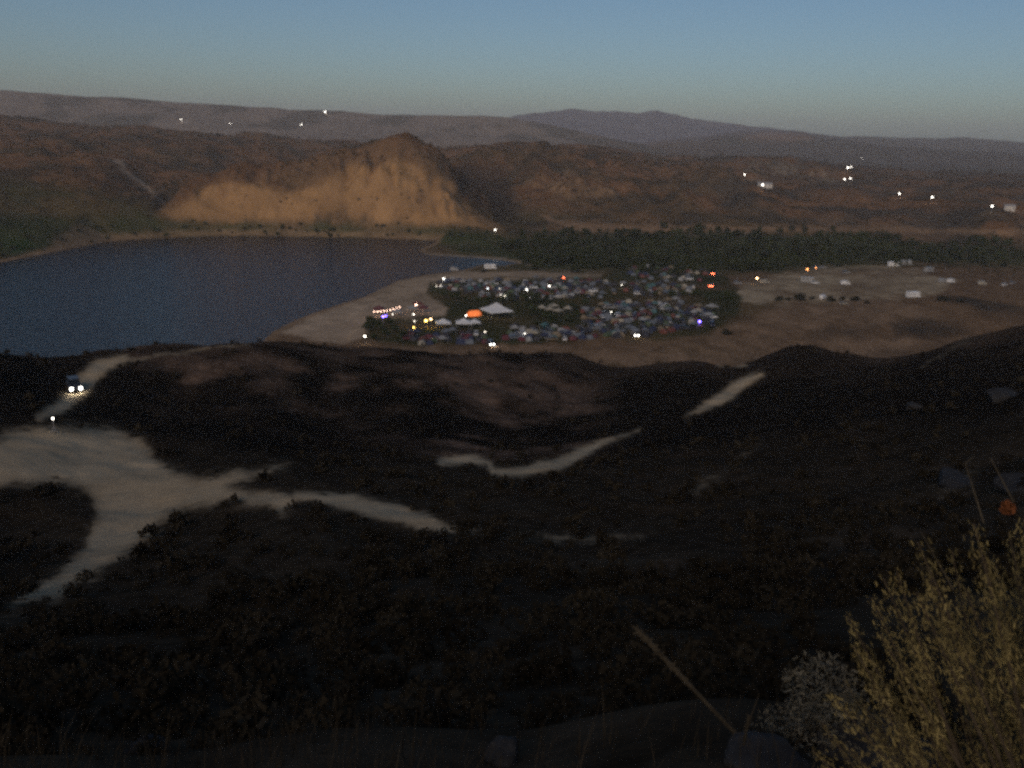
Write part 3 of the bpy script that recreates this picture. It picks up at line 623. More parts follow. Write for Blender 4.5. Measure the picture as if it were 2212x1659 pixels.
# rows of the camp, outlined in photograph pixels
ZONES = [('rear rows', [(1062, 692), (1100, 684), (1300, 683), (1480, 686), (1480, 728), (1330, 732), (1200, 732), (1085, 716)], 165),
         ('right end of the rear rows', [(1480, 690), (1590, 692), (1720, 704), (1690, 724), (1480, 726)], 50),
         ('back strip against dark trees', [(1525, 650), (1620, 655), (1730, 668), (1730, 688), (1600, 690), (1530, 675)], 42),
         ('crowded right-hand block', [(1420, 762), (1470, 744), (1560, 736), (1660, 738), (1748, 756), (1738, 798), (1640, 812), (1560, 826), (1480, 824), (1425, 796)], 165),
         ('front row by the track', [(1252, 806), (1350, 798), (1450, 815), (1470, 828), (1300, 834), (1225, 828)], 48),
         ('left end of front row', [(990, 818), (1100, 812), (1180, 816), (1190, 838), (1000, 842)], 34)]
CW = [('pale grey', 14), ('cream', 5), ('slate grey', 28), ('charcoal', 18), ('navy blue', 12), ('dull red', 8), ('maroon', 6), ('moss green', 9), ('teal', 5), ('tan', 8)]
CN = [c for c, _ in CW]; CWW = np.array([w for _, w in CW], float); CWW /= CWW.sum()
rc = random.Random(5); placed = []; FIELD = []
def free(p, d):
    for q in placed:
        if (p.x-q[0])**2+(p.y-q[1])**2 < (d+q[2])**2: return False
    return True
BIG = [(1212, 770, 7), (1082, 798, 4), (1141, 797, 6), (1154, 770, 2), (1163, 770, 2), (1040, 790, 2), (1016, 752, 3), (1737, 756, 4), (1546, 822, 3), (1198, 846, 3), (1371, 681, 3), (1738, 702, 3)]
for u, v, r in BIG:
    p = gp25(u, v); placed.append((p.x, p.y, r*0.8))
for zname, poly, n in ZONES:
    us = [p[0] for p in poly]; vv = [p[1] for p in poly]; got = 0; tries = 0
    while got < n and tries < n*22:
        tries += 1
        u = rc.uniform(min(us), max(us)); v = rc.uniform(min(vv), max(vv))
        if not inside(np.array([u]), np.array([v]), poly)[0]: continue
        p = gp25(u, v, dmin=285)
        if p.z < 0.4 or p.length < 290 or not free(p, 1.3): continue
        placed.append((p.x, p.y, 1.3)); got += 1
        c = CN[int(np.searchsorted(np.cumsum(CWW), rc.random()))]; rz = rc.uniform(0, 6.28); t = rc.random()
        if t < 0.46: o = put_tent('dome_tent', c, p, rz, rc.uniform(0.75, 1.12), '', 'tent', f'{c} dome tents, {zname}'); ds = f'small {c} dome tent'
        elif t < 0.64: o = put_tent('ridge_tent', c, p, rz, rc.uniform(0.8, 1.15), '', 'tent', f'{c} ridge tents, {zname}'); ds = f'small {c} ridge tent'
        elif t < 0.76: o = put_canopy(c, p, rz, 3.0, 2.2, 0.9, '', f'{c} shade canopies, {zname}'); ds = f'open {c} canopy'
        else:
            st = 'car' if t < 0.88 else 'suv'; c2 = rc.choice(['pale grey', 'slate grey', 'charcoal', 'navy blue', 'maroon', 'white', 'tan'])
            ds = f'{c2} saloon car' if st == 'car' else f'{c2} high-roofed car'
            o = put_car(st, c2, p, rc.choice([0.1, 1.6, 3.2, 4.75])+rc.uniform(-0.2, 0.2), '', 'car', f'{ds}s, {zname}')
        FIELD.append((zname, ds, u, o))
ORD = ['leftmost', 'second from left', 'third from left', 'fourth from left', 'fifth from left', 'sixth from left', 'seventh from left', 'eighth from left', 'ninth from left', 'tenth from left', 'eleventh from left', 'twelfth from left', 'thirteenth from left', 'fourteenth from left', 'fifteenth from left', 'sixteenth from left', 'seventeenth from left', 'eighteenth from left', 'nineteenth from left', 'twentieth from left', 'twenty-first from left', 'twenty-second from left', 'twenty-third from left', 'twenty-fourth from left', 'twenty-fifth from left', 'twenty-sixth from left']
_grp = {}
for zn, ds, u, o in FIELD: _grp.setdefault((zn, ds), []).append((u, o))
for (zn, ds), L_ in _grp.items():
    L_.sort(key=lambda e: e[0])
    for k, (u, o) in enumerate(L_):
        o['label'] = f'only {ds} in the {zn}' if len(L_) == 1 else f'{"rightmost" if k == len(L_)-1 else ORD[min(k, 25)]} {ds} in the {zn}'
        if len(L_) == 1: del o['group']

# the big pale canopies and the lit tents by the stage
def canopy_at(u, v, col, s, h, pk, rz, label, name='marquee', cat='marquee'):
    return put_canopy(col, gp25(u, v, dmin=285), rz, s, h, pk, label, None, name, cat)
canopy_at(1212, 776, 'white', 10.5, 3.4, 3.2, 0.5, 'largest white marquee, alone right of the glowing orange tent')
canopy_at(1082, 803, 'white', 6.0, 2.8, 1.6, 0.2, 'smaller white marquee right of the yellow lamps')
canopy_at(1132, 803, 'white', 6.2, 2.8, 1.7, 0.1, 'white marquee directly below the glowing orange tent')
canopy_at(1158, 801, 'white', 4.6, 2.6, 1.2, 0.25, 'white marquee joined to the right of the one below the orange tent')
canopy_at(1737, 760, 'pale grey', 4.4, 2.5, 1.1, 0.5, 'pale grey canopy at the far right edge of the tents', 'canopy', 'canopy')
canopy_at(1020, 754, 'dull red', 4.6, 2.6, 1.2, 0.3, 'dull red canopy lit pink by lamps on the pale sand', 'canopy', 'canopy')
canopy_at(1033, 764, 'maroon', 4.6, 2.6, 1.2, 0.1, 'dark maroon canopy just below the pink-lit red one', 'canopy', 'canopy')
canopy_at(925, 766, 'maroon', 4.6, 2.6, 1.3, 0.0, 'dark maroon canopy behind the row of small pink bulbs', 'canopy', 'canopy')
canopy_at(968, 772, 'pale grey', 4.2, 2.5, 1.1, 0.2, 'pale grey canopy right of the row of small bulbs', 'canopy', 'canopy')
canopy_at(1007, 764, 'pale grey', 3.6, 2.5, 1.0, 0.4, 'pale grey canopy left of the dark maroon one', 'canopy', 'canopy')
for k, (u, v) in enumerate([(1322, 762), (1341, 766), (1352, 758), (1363, 770), (1386, 764)]):
    canopy_at(u, v, 'cream', 3.4, 2.3, 1.0, 0.3*k, ['leftmost of five cream canopies among dark green trees', 'second from left of five cream canopies among dark green trees', 'rearmost of five cream canopies among dark green trees', 'lowest of five cream canopies among dark green trees', 'rightmost of five cream canopies among dark green trees'][k], 'canopy', 'canopy')
for k, (u, v, lab) in enumerate([(1153, 771, 'left of the two tents glowing orange'), (1163, 770, 'right of the two tents glowing orange')]):
    b, d = tent_dome(2.3, 2.0, 2.3); o = link('lit_tent', bm_mesh('lit_tent', b, M_glow), loc=gp25(u, v, dmin=285), rz=0.8*k); tag(o, lab+' above a white marquee', 'tent')
    link('door', bm_mesh('door', d, M_door), o)

# vehicles on the open ground to the right and by the water
for u, v, kd, col, rz, lab in [
        (1196, 657, 'mh', 'white', 0.2, 'white motorhome alone on the bare ground behind the rear tents'),
        (1109, 661, 'van', 'pale grey', 0.1, 'pale van at the end of the lake beside the sand spit'),
        (2180, 651, 'mh', 'white', 0.1, 'left of the two long white motorhomes under the dark trees'),
        (2212, 647, 'mh', 'pale grey', 0.2, 'right of the two long pale motorhomes under the dark trees'),
        (1970, 690, 'mh', 'pale grey', -0.2, 'long pale motorhome in the middle of the bare tan ground'),
        (1990, 693, 'car', 'white', 0.1, 'white saloon just right of the long pale motorhome'),
        (2063, 695, 'van', 'white', 0.15, 'white van alone right of the long pale motorhome'),
        (2267, 665, 'mh', 'pale grey', 0.6, 'pale motorhome on the right slope above a file of vehicles'),
        (2300, 690, 'van', 'pale grey', 0.5, 'first pale van of the file along the right-hand track'),
        (2321, 690, 'van', 'white', 0.5, 'second van, white, of the file along the right-hand track'),
        (2397, 696, 'van', 'cream', 0.2, 'cream van on the dark slope between two groups of vehicles'),
        (2452, 698, 'suv', 'white', 0.7, 'left of two white vehicles at the far right edge'),
        (2472, 694, 'suv', 'pale grey', 0.7, 'right of two pale vehicles at the far right edge'),
        (2228, 727, 'mh', 'white', 0.3, 'white motorhome alone in front of the dark brush patch'),
        (2009, 730, 'van', 'white', 0.9, 'white van beside dark bushes below the bare tan ground'),
        (2059, 744, 'car', 'cream', 0.2, 'cream car on brown dirt below the dark bushes'),
        (1866, 692, 'van', 'cream', 0.4, 'cream van just right of the warm yellow lamp'),
        (1800, 694, 'suv', 'pale grey', 0.1, 'pale high-roofed car just left of the warm yellow lamp'),
        (1992, 656, 'suv', 'slate grey', 0.2, 'slate grey car beside the orange lamps under the trees'),
        (2010, 655, 'car', 'pale grey', 0.2, 'pale grey saloon right of the orange lamps under the trees'),
        (2065, 668, 'suv', 'pale grey', 0.3, 'pale high-roofed car between the orange lamps and the long motorhomes')]:
    p = gp25(u, v, dmin=285)
    if kd == 'mh': put_motorhome(col, p, rz, 7.0, lab)
    else: put_car(kd, col, p, rz, lab, 'van' if kd == 'van' else 'car')
# vehicles with their lights on
def face_cam(p, off): return math.atan2(-p.y, -p.x)+off
p = gp25(1198, 842, dmin=285); put_car('suv', 'slate grey', p, face_cam(p, 0.25), 'car with white headlights on the brown track in front of the camp', 'car', None, 'head')
p = gp25(1550, 820, dmin=285); put_car('van', 'pale grey', p, face_cam(p, 0.3), 'pale van with white headlights in the right front of the camp', 'van', None, 'head')
p = gp25(1371, 680, dmin=285); put_car('car', 'charcoal', p, face_cam(p, math.pi+0.2), 'car showing red tail lights behind the rear rows of tents', 'car', None, 'tail')
p = gp25(1738, 701, dmin=285); put_car('suv', 'charcoal', p, face_cam(p, math.pi-0.2), 'car showing a pair of red tail lights at the right end of camp', 'car', None, 'tail')
p = gp25(1746, 671, dmin=285); put_car('car', 'charcoal', p, face_cam(p, math.pi-0.6), 'car with red tail lights against the dark trees, farthest back', 'car', None, 'tail')
p = gp25(182, 951, dmin=100); put_car('suv', 'charcoal', p, face_cam(p, 0.1), 'dark car with dazzling headlights coming down the pale road at left', 'car', None, 'head')

# ------------------------------------------------------------------ lamps
def put_lamp(u, v, h, r, m, label, dmin=285, name='camp_lamp', cat='lamp', group=None):
    p = gp25(u, v, lift=h, dmin=dmin)
    root = link(name, None, loc=p); tag(root, label, cat, group)
    def pole():
        b = bmesh.new(); b_tube(b, (0, 0, 0), (0, 0, h), 0.04 if h < 4 else 0.08, n=6)
        for k in range(3): a = k*2.094; b_tube(b, (0.45*math.cos(a), 0.45*math.sin(a), 0), (0, 0, min(0.9, h*0.4)), 0.03, n=4)
        return bm_mesh('pole', b, M_pole)
    link('pole', cm(('pole', h), pole), root)
    def bulb(): b = bmesh.new(); b_ball(b, (0, 0, 0), r, 2); return bm_mesh('bulb', b, m, True)
    link('bulb', cm(('bulb', m.name, r), bulb), root, (0, 0, h+r*0.6)); return root
for u, v, h, r, m, lab in [
        (1083, 681, 3, .30, M_white, 'bright white lamp at the left end of the rear rows'), (1066, 699, 2, .16, M_dim, 'left of two faint lamps at the left end of the rear rows'), (1076, 698, 2, .16, M_dim, 'right of two faint lamps at the left end of the rear rows'),
        (1191, 705, 2.5, .20, M_cool, 'cool greenish white lamp in the middle of the rear rows'), (1220, 705, 2, .14, M_dim, 'very faint lamp right of the greenish white one'), (1223, 720, 2, .15, M_dim, 'left of two faint lamps at the front of the rear rows'),
        (1232, 723, 2, .17, M_dim, 'right of two faint lamps at the front of the rear rows'), (1286, 708, 3, .26, M_white, 'bright white lamp in the rear rows left of the red tail lights'), (1341, 699, 3, .26, M_white, 'bright white lamp just below left of the red tail lights'),
        (1016, 745, 3, .26, M_pink, 'pinkish lamp over the dull red canopy on the sand'), (1035, 752, 2, .13, M_pink, 'small pinkish lamp at the right corner of the red canopy'), (1010, 768, 2.5, .18, M_white, 'small white lamp left of the dark maroon canopy'),
        (1012, 785, 2.5, .18, M_dim, 'faint lamp left of the yellow lamps'), (1040, 784, 3, .34, M_yel, 'big yellow lamp with a yellow pool of light'), (1052, 780, 3, .26, M_warm, 'warm white lamp just right of the big yellow one'),
        (1010, 800, 1.2, .18, M_yel, 'low yellow lamp at the lower left of the yellow pool of light'), (1138, 771, 3, .20, M_white, 'small white lamp at the left of the glowing orange tents'),
        (1192, 758, 3, .30, M_white, 'bright white lamp left of the largest marquee'), (891, 822, 3, .26, M_white, 'white lamp alone at the lower left corner of the camp'), (1184, 811, 2, .17, M_dim, 'faint lamp between the marquees and the headlights on the track'),
        (1518, 696, 2, .15, M_white, 'tiny white lamp at the right end of the rear rows'), (1492, 762, 2, .15, M_white, 'tiny white lamp inside the crowded right-hand block'), (1281, 815, 2, .14, M_white, 'tiny white lamp at the left of the front row'),
        (1708, 786, 2, .30, M_blue, 'blue lamp at the right corner of the crowded block'), (935, 774, 2.2, .28, M_blue, 'left of two blue lamps under the row of bulbs'), (942, 772, 2.2, .22, M_blue, 'right of two blue lamps under the row of bulbs'),
        (959, 768, 2, .14, M_white, 'small white lamp right of the blue lamps'), (1848, 680, 3, .32, M_warm, 'warm yellow lamp on the bare ground right of the camp'), (1971, 658, 3, .26, M_org, 'brighter of two orange lamps under the dark trees at right'),
        (1992, 654, 2, .16, M_org, 'fainter of two orange lamps under the dark trees at right'), (1209, 562, 3, .36, M_white, 'single white lamp at the foot of the bluff above the green bank')]:
    put_lamp(u, v, h, r, m, lab)
put_lamp(129, 1023, 1.6, .085, M_white, 'small white lamp at the upper edge of the pale dirt lot', 70)
for u, v, r, lab in [(442, 292, .7, 'leftmost tiny light high on the distant mesa'), (562, 302, .55, 'faintest tiny light on the distant mesa'), (736, 305, .8, 'tiny light low on the mesa above the bluff'), (794, 274, 1.3, 'brightest light on the distant mesa, near its skyline'),
        (2070, 409, .75, 'brightest of the far lights below the right-hand ridge'), (2078, 408, .5, 'small light touching the brightest far light at right'), (2062, 438, .6, 'left of two close lights on the far plain at right'), (2076, 436, .5, 'right of two close lights on the far plain at right'),
        (1818, 427, .5, 'faint leftmost light on the far plain at right'), (1862, 452, .55, 'light over the pale far building at right'), (2196, 473, .55, 'left of two matching lights along the far road at right'), (2276, 482, .55, 'right of two matching lights along the far road at right'),
        (2422, 504, .5, 'light left of the pale house at the right edge'), (2104, 385, .35, 'very faint light highest on the right-hand plain')]:
    put_lamp(u, v, 6.0, r, M_far, lab, 800, 'yard_lamp')
# the row of small bulbs
def light_string():
    a = gp25(914, 775, dmin=285); b = gp25(976, 764, dmin=285); root = link('light_string', None, loc=a); tag(root, 'row of small pinkish bulbs strung beside the blue lamps', 'string lights')
    d = b-a; M_w = M_door; bm = bmesh.new(); pts = []
    for k in range(9):
        t = k/8; pts.append(Vector((d.x*t, d.y*t, d.z*t+2.7-0.5*math.sin(math.pi*t))))
    for p_, q_ in zip(pts[:-1], pts[1:]): b_tube(bm, p_, q_, 0.02, n=4)
    link('wire', bm_mesh('wire', bm, M_w), root)
    for e in (pts[0], pts[-1]):
        bm = bmesh.new(); b_tube(bm, (0, 0, 0), (0, 0, 2.75), 0.05, n=6); link('post', bm_mesh('post', bm, M_pole), root, (e.x, e.y, e.z-2.72))
    bm = bmesh.new(); b_ball(bm, (0, 0, 0), 0.17, 1); me = bm_mesh('bulb', bm, M_pink, True)
    for p_ in pts: link('bulb', me, root, p_-Vector((0, 0, 0.15)))
light_string()

# ------------------------------------------------------------------ trees and bushes one can tell apart
M_bark = mat('grey_bark', (0.07, 0.055, 0.04), 0.95, 0.3, 3.0); M_leafA = mat('willow_leaves', (0.040, 0.052, 0.022), 1.0, 0.4, 0.4, spec=0); M_leafB = mat('dark_bush_leaves', (0.028, 0.028, 0.018), 1.0, 0.4, 0.4, spec=0)
def tree_meshes(rx, h, material, nq=170):
    b = bmesh.new(); b_tube(b, (0, 0, -0.2), (0.1, 0.05, h*0.42), 0.22, 0.13, 7)
    for k in range(5):
        a = k*1.257+random.random(); z0 = h*(0.28+0.05*k); b_tube(b, (0.08, 0.03, z0), (math.cos(a)*rx*0.6, math.sin(a)*rx*0.6, z0+h*0.3), 0.09, 0.03, 5)
    tr = bm_mesh('trunk', b, M_bark)
    P = crown_pts(nq, rx*1.05, h*0.5, h*0.56, 8); V, Fq = leaf_quads(P, np.full(nq, rx*0.17)); return tr, mesh_np('crown', V, Fq, material, False)
TREES = [tree_meshes(2.0, 3.6, M_leafA), tree_meshes(2.6, 4.4, M_leafA), tree_meshes(1.7, 3.0, M_leafA)]
BUSH = [tree_meshes(2.2, 1.9, M_leafB, 140), tree_meshes(1.6, 1.5, M_leafB, 110)]
def put_tree(kd, u, v, sc, name, label, cat, group, dmin=285):
    p = gp25(u, v, dmin=dmin)
    root = link(name, None, loc=p, rz=rc.uniform(0, 6.28)); root.scale = (sc, sc, sc*rc.uniform(0.85, 1.15)); tag(root, label, cat, group)
    link('trunk', kd[0], root); link('crown', kd[1], root); return root
strips = [('green strip behind the tents', 'row of trees between the rear rows and the marquees', [(1085, 726), (1110, 732), (1140, 737), (1165, 740), (1195, 738), (1225, 742), (1250, 738), (1280, 736), (1310, 741), (1335, 738), (1180, 748), (1262, 752)]),
          ('centre of the camp', 'trees around the cream canopies', [(1290, 758), (1305, 772), (1330, 782), (1372, 752), (1400, 757), (1410, 775), (1385, 788), (1345, 792), (1310, 795), (1430, 748)]),
          ('lower left corner of the camp', 'trees at the lower left of the camp', [(905, 792), (925, 805), (940, 820), (950, 795), (965, 812), (915, 832), (895, 808), (985, 828)]),
          ('right end of the rear rows', 'trees at the right end of the camp', [(1640, 728), (1668, 724), (1700, 726), (1728, 733), (1755, 736), (1780, 742), (1770, 728), (1600, 725)])]
for where, grp, pts in strips:
    pts = sorted(pts)
    for k, (u, v) in enumerate(pts):
        o_ = 'rightmost' if k == len(pts)-1 else ORD[k]
        put_tree(TREES[k % 3], u, v, rc.uniform(0.85, 1.25), 'willow_tree', f'{o_} low green willow tree at the {where}', 'tree', grp)
for k, (u, v, sc, lab) in enumerate([(1775, 817, 1.3, 'dark round bush alone on the brown dirt right of the camp'), (1738, 803, 0.9, 'smaller dark bush at the lower right corner of the tents'), (1900, 736, 1.2, 'leftmost dark bush of the row below the bare tan ground'), (1925, 734, 1.3, 'second dark bush of the row below the bare tan ground'),
        (1955, 733, 1.5, 'third dark bush of the row below the bare tan ground'), (1982, 731, 1.3, 'fourth dark bush, just left of the white van'), (2030, 736, 1.3, 'dark bush just right of the white van'), (2055, 733, 1.2, 'dark bush above the cream car on the dirt'), (2085, 735, 1.3, 'second dark bush right of the white van'), (2115, 742, 1.1, 'rightmost dark bush of the row below the bare tan ground'),
        (2300, 735, 1.6, 'dark bush right of the lone white motorhome'), (2345, 738, 1.6, 'dark bush farther right of the lone white motorhome'), (1180, 665, 1.0, 'dark bush left of the white motorhome behind the tents'), (1030, 672, 0.8, 'dark bush at the tip of the camp beside the lake')]):
    put_tree(BUSH[k % 2], u, v, sc, 'bush', lab, 'bush', 'dark bushes round the camp')

# ------------------------------------------------------------------ far buildings
M_wall = mat('pale_plaster', (0.55, 0.53, 0.50), 0.9, 0.08); M_roof = mat('grey_metal_roof', (0.28, 0.28, 0.29), 0.7, 0.1)
def put_house(u, v, w, dp, h, label, name='house'):
    p = gp25(u, v, dmin=700); rz = math.atan2(p.x, p.y)*-1+0.2; root = link(name, None, loc=p, rz=rz); tag(root, label, 'house')
    b = bmesh.new(); b_box(b, (0, 0, h/2-0.3), (w, dp, h+0.6)); link('wall', bm_mesh('wall', b, M_wall), root)
    b = bmesh.new(); e = 0.4; v_ = [b.verts.new(q) for q in ((-w/2-e, -dp/2-e, h), (w/2+e, -dp/2-e, h), (w/2+e, dp/2+e, h), (-w/2-e, dp/2+e, h), (-w/2-e, 0, h+dp*0.3), (w/2+e, 0, h+dp*0.3))]
    for f in ((0, 1, 5, 4), (2, 3, 4, 5), (1, 2, 5), (3, 0, 4), (3, 2, 1, 0)): b.faces.new([v_[i] for i in f])
    link('roof', bm_mesh('roof', b, M_roof), root)
    for x in (-w*0.3, w*0.3):
        b = bmesh.new(); b_box(b, (0, 0, 0), (1.2, 0.08, 1.0)); w_ = link('window', bm_mesh('window', b, M_glass), root, (x, -dp/2-0.03, h*0.55)); b = bmesh.new(); b_box(b, (0, -0.05, -0.56), (1.4, 0.12, 0.1)); link('sill', bm_mesh('sill', b, M_wall), w_)
    b = bmesh.new(); b_box(b, (0, 0, 0), (1.0, 0.08, 2.0)); link('door', bm_mesh('door', b, M_door), root, (0, -dp/2-0.03, 1.0))
put_house(2463, 514, 9, 6, 4.2, 'pale house at the right edge below the far ridge')
put_house(1866, 458, 15, 7, 3.6, 'long pale building under a light on the far plain')

# ------------------------------------------------------------------ rocks, stalks and the bush by the camera
M_rock = mat('grey_basalt', (0.032, 0.032, 0.033), 0.95, 0.35, 6.0)
M_rock2 = mat('pale_lichened_rock', (0.16, 0.145, 0.115), 0.95, 0.35, 9.0)
def put_rock(u, v, sx, sy, sz, m, label, seed, dmin=0.0):
    p = gp(u, v, dmin=dmin); b = bmesh.new(); bmesh.ops.create_icosphere(b, subdivisions=4, radius=1.0)
    r_ = random.Random(seed); off = (r_.random()*50, r_.random()*50)
    cuts = [(Vector((r_.gauss(0, 1), r_.gauss(0, 1), r_.gauss(0, 1))).normalized(), r_.uniform(0.55, 0.85)) for _ in range(9)]
    for vt in b.verts:
        for nrm, d_ in cuts:
            e_ = vt.co.dot(nrm)-d_
            if e_ > 0: vt.co -= nrm*e_*0.85
    co = np.array([vt.co for vt in b.verts]); nz = fbm(co[:, 0]*2.2+off[0]+co[:, 2], co[:, 1]*2.2+off[1]+co[:, 2]*1.3, seed, 4)
    for vt, k in zip(b.verts, nz): vt.co *= 1+0.22*k; vt.co = Vector((vt.co.x*sx, vt.co.y*sy, vt.co.z*sz))
    o = link('boulder', bm_mesh('boulder', b, m), loc=p+Vector((0, 0, sz*0.22)), rz=r_.random()*3); tag(o, label, 'rock'); return o
put_rock(1900, 1640, 0.42, 0.30, 0.15, M_rock, 'flat grey rock at the bottom edge below the pale shrub', 5)
put_rock(1640, 1652, 0.26, 0.2, 0.10, M_rock, 'low grey rock at the bottom edge left of the pale shrub', 8)
put_rock(1085, 1645, 0.14, 0.12, 0.14, M_rock, 'grey rock alone at the bottom centre', 11)
put_rock(318, 1625, 0.17, 0.14, 0.10, M_rock, 'grey rock alone at the bottom left', 14)
put_rock(1975, 882, 1.5, 1.1, 0.8, M_rock, 'small pale rock high on the dark right-hand slope', 21)
put_rock(2165, 860, 3.0, 2.0, 1.0, M_rock, 'broad grey rock at the right edge of the dark slope', 25)
put_rock(2205, 1060, 1.6, 1.2, 0.8, M_rock, 'grey rock at the right edge above the bush', 28)
put_rock(2060, 1045, 2.6, 1.2, 0.7, M_rock, 'long pale rock on the slope left of the dry twigs', 33)
put_rock(1660, 1305, 0.35, 0.3, 0.2, M_rock, 'small grey rock on the dark slope left of the bush', 37)

M_stalk = mat('dry_stalk', (0.055, 0.045, 0.030), 0.95, 0.3, 12.0)
def put_stalk(u0, v0, u1, v1, D, r, label, fork=None):
    top = Vector(at_D(u1, v1, D)); foot = Vector(at_D(u0, v0, D*1.02)); d_ = top-foot; g_ = foot.copy(); k = 0
    while g_.z > zat(g_.x, g_.y)-0.03 and k < 80: g_ -= d_*0.05; k += 1
    o = link('dry_stalk', None, loc=g_); tag(o, label, 'plant')
    b = bmesh.new(); T = top-g_; n = 7
    for i in range(n):
        a_ = T*(i/n); c_ = T*((i+1)/n); b_tube(b, a_, c_, r*(0.45+0.1*(i > n*0.5)), r*0.45, 6)
    link('stem', bm_mesh('stem', b, M_stalk), o)
    b = bmesh.new(); rs = random.Random(int(u0)); t0 = (foot-g_).length/T.length
    for i in range(90):
        t = t0+(1-t0)*rs.random(); c_ = T*t; ax = Vector((rs.gauss(0, 1), rs.gauss(0, 1), rs.gauss(0, 0.6))).normalized()
        b_tube(b, c_, c_+ax*r*rs.uniform(0.7, 1.25)+T.normalized()*r*0.5, r*0.28, r*0.12, 4)
    link('seed_head', bm_mesh('seed_head', b, M_stalk), o)
    if fork:
        q = Vector(at_D(fork[0], fork[1], D))-g_; b = bmesh.new(); b_tube(b, T*0.72, q, r*0.3, r*0.12, 5); link('side_twig', bm_mesh('side_twig', b, M_stalk), o)
put_stalk(1490, 1480, 1378, 1362, 4.4, 0.026, 'thick dry stalk leaning up to the left on the dark slope')
put_stalk(1597, 1659, 1618, 1545, 4.4, 0.015, 'thin upright dry stalk left of the pale shrub', (1640, 1498))

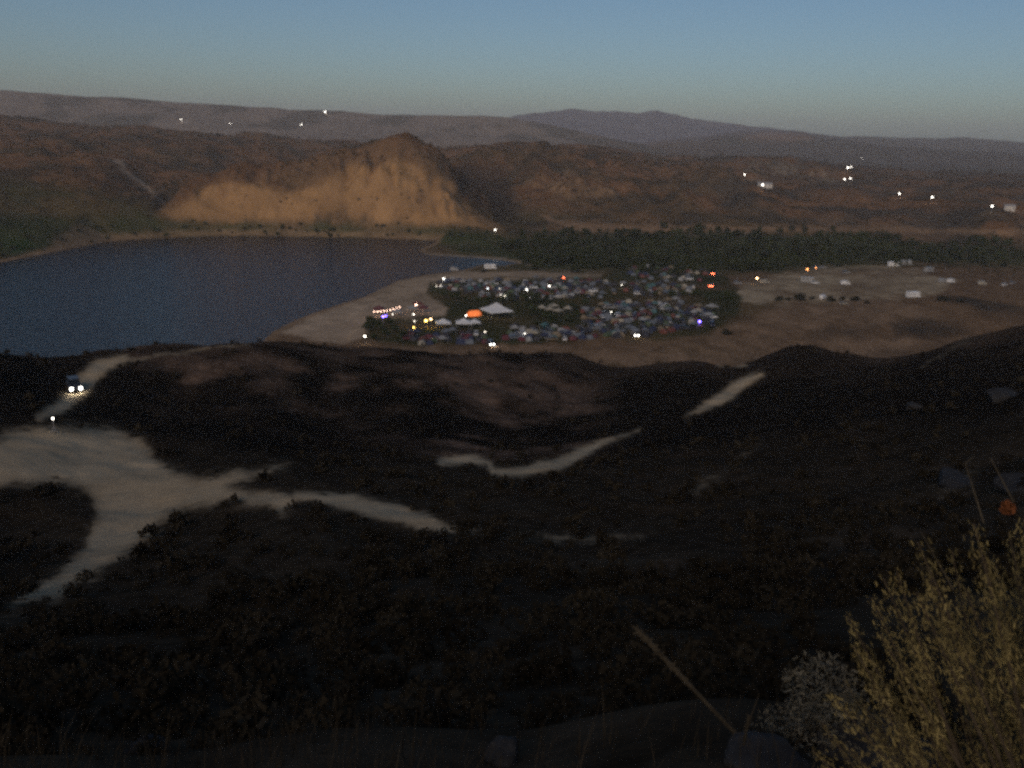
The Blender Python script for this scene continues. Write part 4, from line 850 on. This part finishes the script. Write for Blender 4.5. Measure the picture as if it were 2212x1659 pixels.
M_plume = mat('yellow_plumes', (0.145, 0.116, 0.048), 0.95, 0.6, 9.0); M_twig = mat('brown_twig', (0.05, 0.038, 0.026), 0.95, 0.3, 20.0); M_seed = mat('orange_seed_head', (0.16, 0.055, 0.02), 0.9, 0.3, 30.0); M_inner = mat('bush_inner_leaves', (0.085, 0.075, 0.032), 1.0, 0.4, 14.0)
def big_bush():
    c = Vector(at_D(2440, 1690, 2.45)); gz = zat(c.x, c.y); base = Vector((c.x, c.y, gz))
    root = link('rabbitbrush', None, loc=base); tag(root, 'big feathery yellow bush filling the lower right corner', 'bush')
    rs = random.Random(4); bm = bmesh.new(); PP = []; SS = []; II = []; AX = []
    # plume tips in the picture, with depth through the bush
    TIPS = [(1985, 1170), (2010, 1215), (2110, 1130), (1905, 1250), (1890, 1290), (1935, 1235), (1985, 1280), (2060, 1190), (2130, 1200), (2180, 1150), (2205, 1120), (1835, 1395), (1860, 1420), (1830, 1330), (1900, 1370), (1960, 1350), (2020, 1300), (2080, 1270), (2150, 1250), (2200, 1230), (1880, 1480), (1930, 1450), (1990, 1420), (2050, 1380), (2110, 1340), (2170, 1320), (2210, 1300), (1950, 1540), (2010, 1500), (2070, 1460), (2130, 1430), (2190, 1400), (2030, 1580), (2090, 1550), (2150, 1520), (2205, 1480), (1960, 1610), (2110, 1620), (2180, 1590), (1880, 1570), (1900, 1630), (1840, 1620), (1815, 1470), (1775, 1560), (1760, 1620), (1860, 1520), (1795, 1500)]
    for k, (u, v) in enumerate(TIPS+[(rs.uniform(2040, 2500), rs.uniform(1180, 1600)) for _ in range(20)]+[(rs.uniform(2215, 2700), rs.uniform(1060, 1400)) for _ in range(20)]):
        D = 2.45+rs.uniform(-0.35, 0.5); tip = Vector(at_D(u+rs.uniform(-8, 8), v, D))-base
        foot = Vector((rs.gauss(0, 0.08), rs.gauss(0, 0.08), 0)); mid = foot.lerp(tip, 0.55)+Vector((rs.uniform(0, 0.05), rs.gauss(0, 0.03), -0.06))
        b_tube(bm, foot, mid, 0.006, 0.004, 5); b_tube(bm, mid, tip, 0.004, 0.002, 5)
        ax = (tip-mid); L = min(0.36, ax.length*0.9)/ax.length; an = np.array(ax.normalized())
        for i in range(330):
            t = 1-L*rs.random()**0.8; w = 0.024*(0.35+1.0*math.sin(math.pi*min(1, (1-t)/L*0.9+0.1)))
            q = mid+ax*t+Vector((rs.gauss(0, 1), rs.gauss(0, 1), rs.gauss(0, 1)))*w*0.5; PP.append(q); SS.append(rs.uniform(0.003, 0.0075)); AX.append(an)
        for i in range(70):
            t = rs.random(); q = foot.lerp(mid, t)+Vector((rs.gauss(0, 1), rs.gauss(0, 1), rs.gauss(0, 1)))*0.04; II.append(q)
    link('stems', bm_mesh('stems', bm, M_twig), root)
    V, Fq = leaf_quads(np.array(PP), np.array(SS), 0.28, np.array(AX)); kind(link('plumes', mesh_np('plumes', V, Fq, M_plume, False), root), 'stuff')
    V, Fq = leaf_quads(np.array(II), np.full(len(II), 0.008), 0.22); kind(link('leaves', mesh_np('leaves', V, Fq, M_inner, False), root), 'stuff')
    q = Vector(at_D(2177, 1096, 2.4))-base; P = np.array([[rs.gauss(0, 1), rs.gauss(0, 1), rs.gauss(0, 1)] for _ in range(260)]); P /= np.linalg.norm(P, axis=1)[:, None]; P = P*0.017*(0.6+0.4*np.random.default_rng(2).random((260, 1)))+np.array(q)
    V, Fq = leaf_quads(P, np.full(260, 0.004), 0.4); o = link('flower_head', mesh_np('flower_head', V, Fq, M_seed, False), root); o['label'] = 'round orange seed head at the top of the bush'
    for (u0, v0), (u1, v1) in (((2125, 1130), (2085, 1000)), ((2190, 1085), (2140, 990)), ((2060, 1275), (1990, 1150)), ((2085, 1000), (2105, 985))):
        b = bmesh.new(); b_tube(b, Vector(at_D(u0, v0, 2.4))-base, Vector(at_D(u1, v1, 2.45))-base, 0.0022, 0.001, 5); link('dry_twig', bm_mesh('dry_twig', b, M_stalk), root)
big_bush()
def pale_shrub():
    c = Vector(at_D(1790, 1640, 5.2)); base = Vector((c.x, c.y, zat(c.x, c.y))); root = link('sage_shrub', None, loc=base); tag(root, 'small pale grey-green shrub at the left foot of the big yellow bush', 'bush')
    q = Vector(at_D(1785, 1562, 5.1))-base; rs = random.Random(9); b = bmesh.new(); P = crown_pts(4200, 0.46, 0.44, -0.05, 9)+np.array(q)
    for k in range(14):
        e_ = Vector(P[k*100]); b_tube(b, (0, 0, -0.02), e_, 0.010, 0.004, 5)
    link('stems', bm_mesh('stems', b, M_twig), root)
    V, Fq = leaf_quads(P, np.full(len(P), 0.014), 0.3); kind(link('leaves', mesh_np('leaves', V, Fq, mat('pale_sage_leaves', (0.125, 0.115, 0.085), 0.95, 0.6, 6.0), False), root), 'stuff')
pale_shrub()
# ------------------------------------------------------------------ the air
def build_haze():
    m = bpy.data.materials.new('thin_haze'); m.use_nodes = True; n = m.node_tree.nodes; l = m.node_tree.links
    n.remove(n['Principled BSDF']); v = n.new('ShaderNodeVolumePrincipled')
    v.inputs['Color'].default_value = (0.93, 0.96, 1.0, 1); v.inputs['Density'].default_value = 0.00012; v.inputs['Anisotropy'].default_value = 0.0
    l.new(v.outputs['Volume'], n['Material Output'].inputs['Volume'])
    s = 6500.0; z0 = float(GZ.min())-1.5; z1 = float(GZ.max())+8
    V = [(x, y, z) for z in (z0, z1) for y in (-s, s) for x in (-s, s)]
    Fq = [(0, 2, 3, 1), (4, 5, 7, 6), (0, 1, 5, 4), (2, 6, 7, 3), (0, 4, 6, 2), (1, 3, 7, 5)]
    kind(link('haze', mesh_np('haze', V, Fq, m, False)), 'stuff')
build_haze()
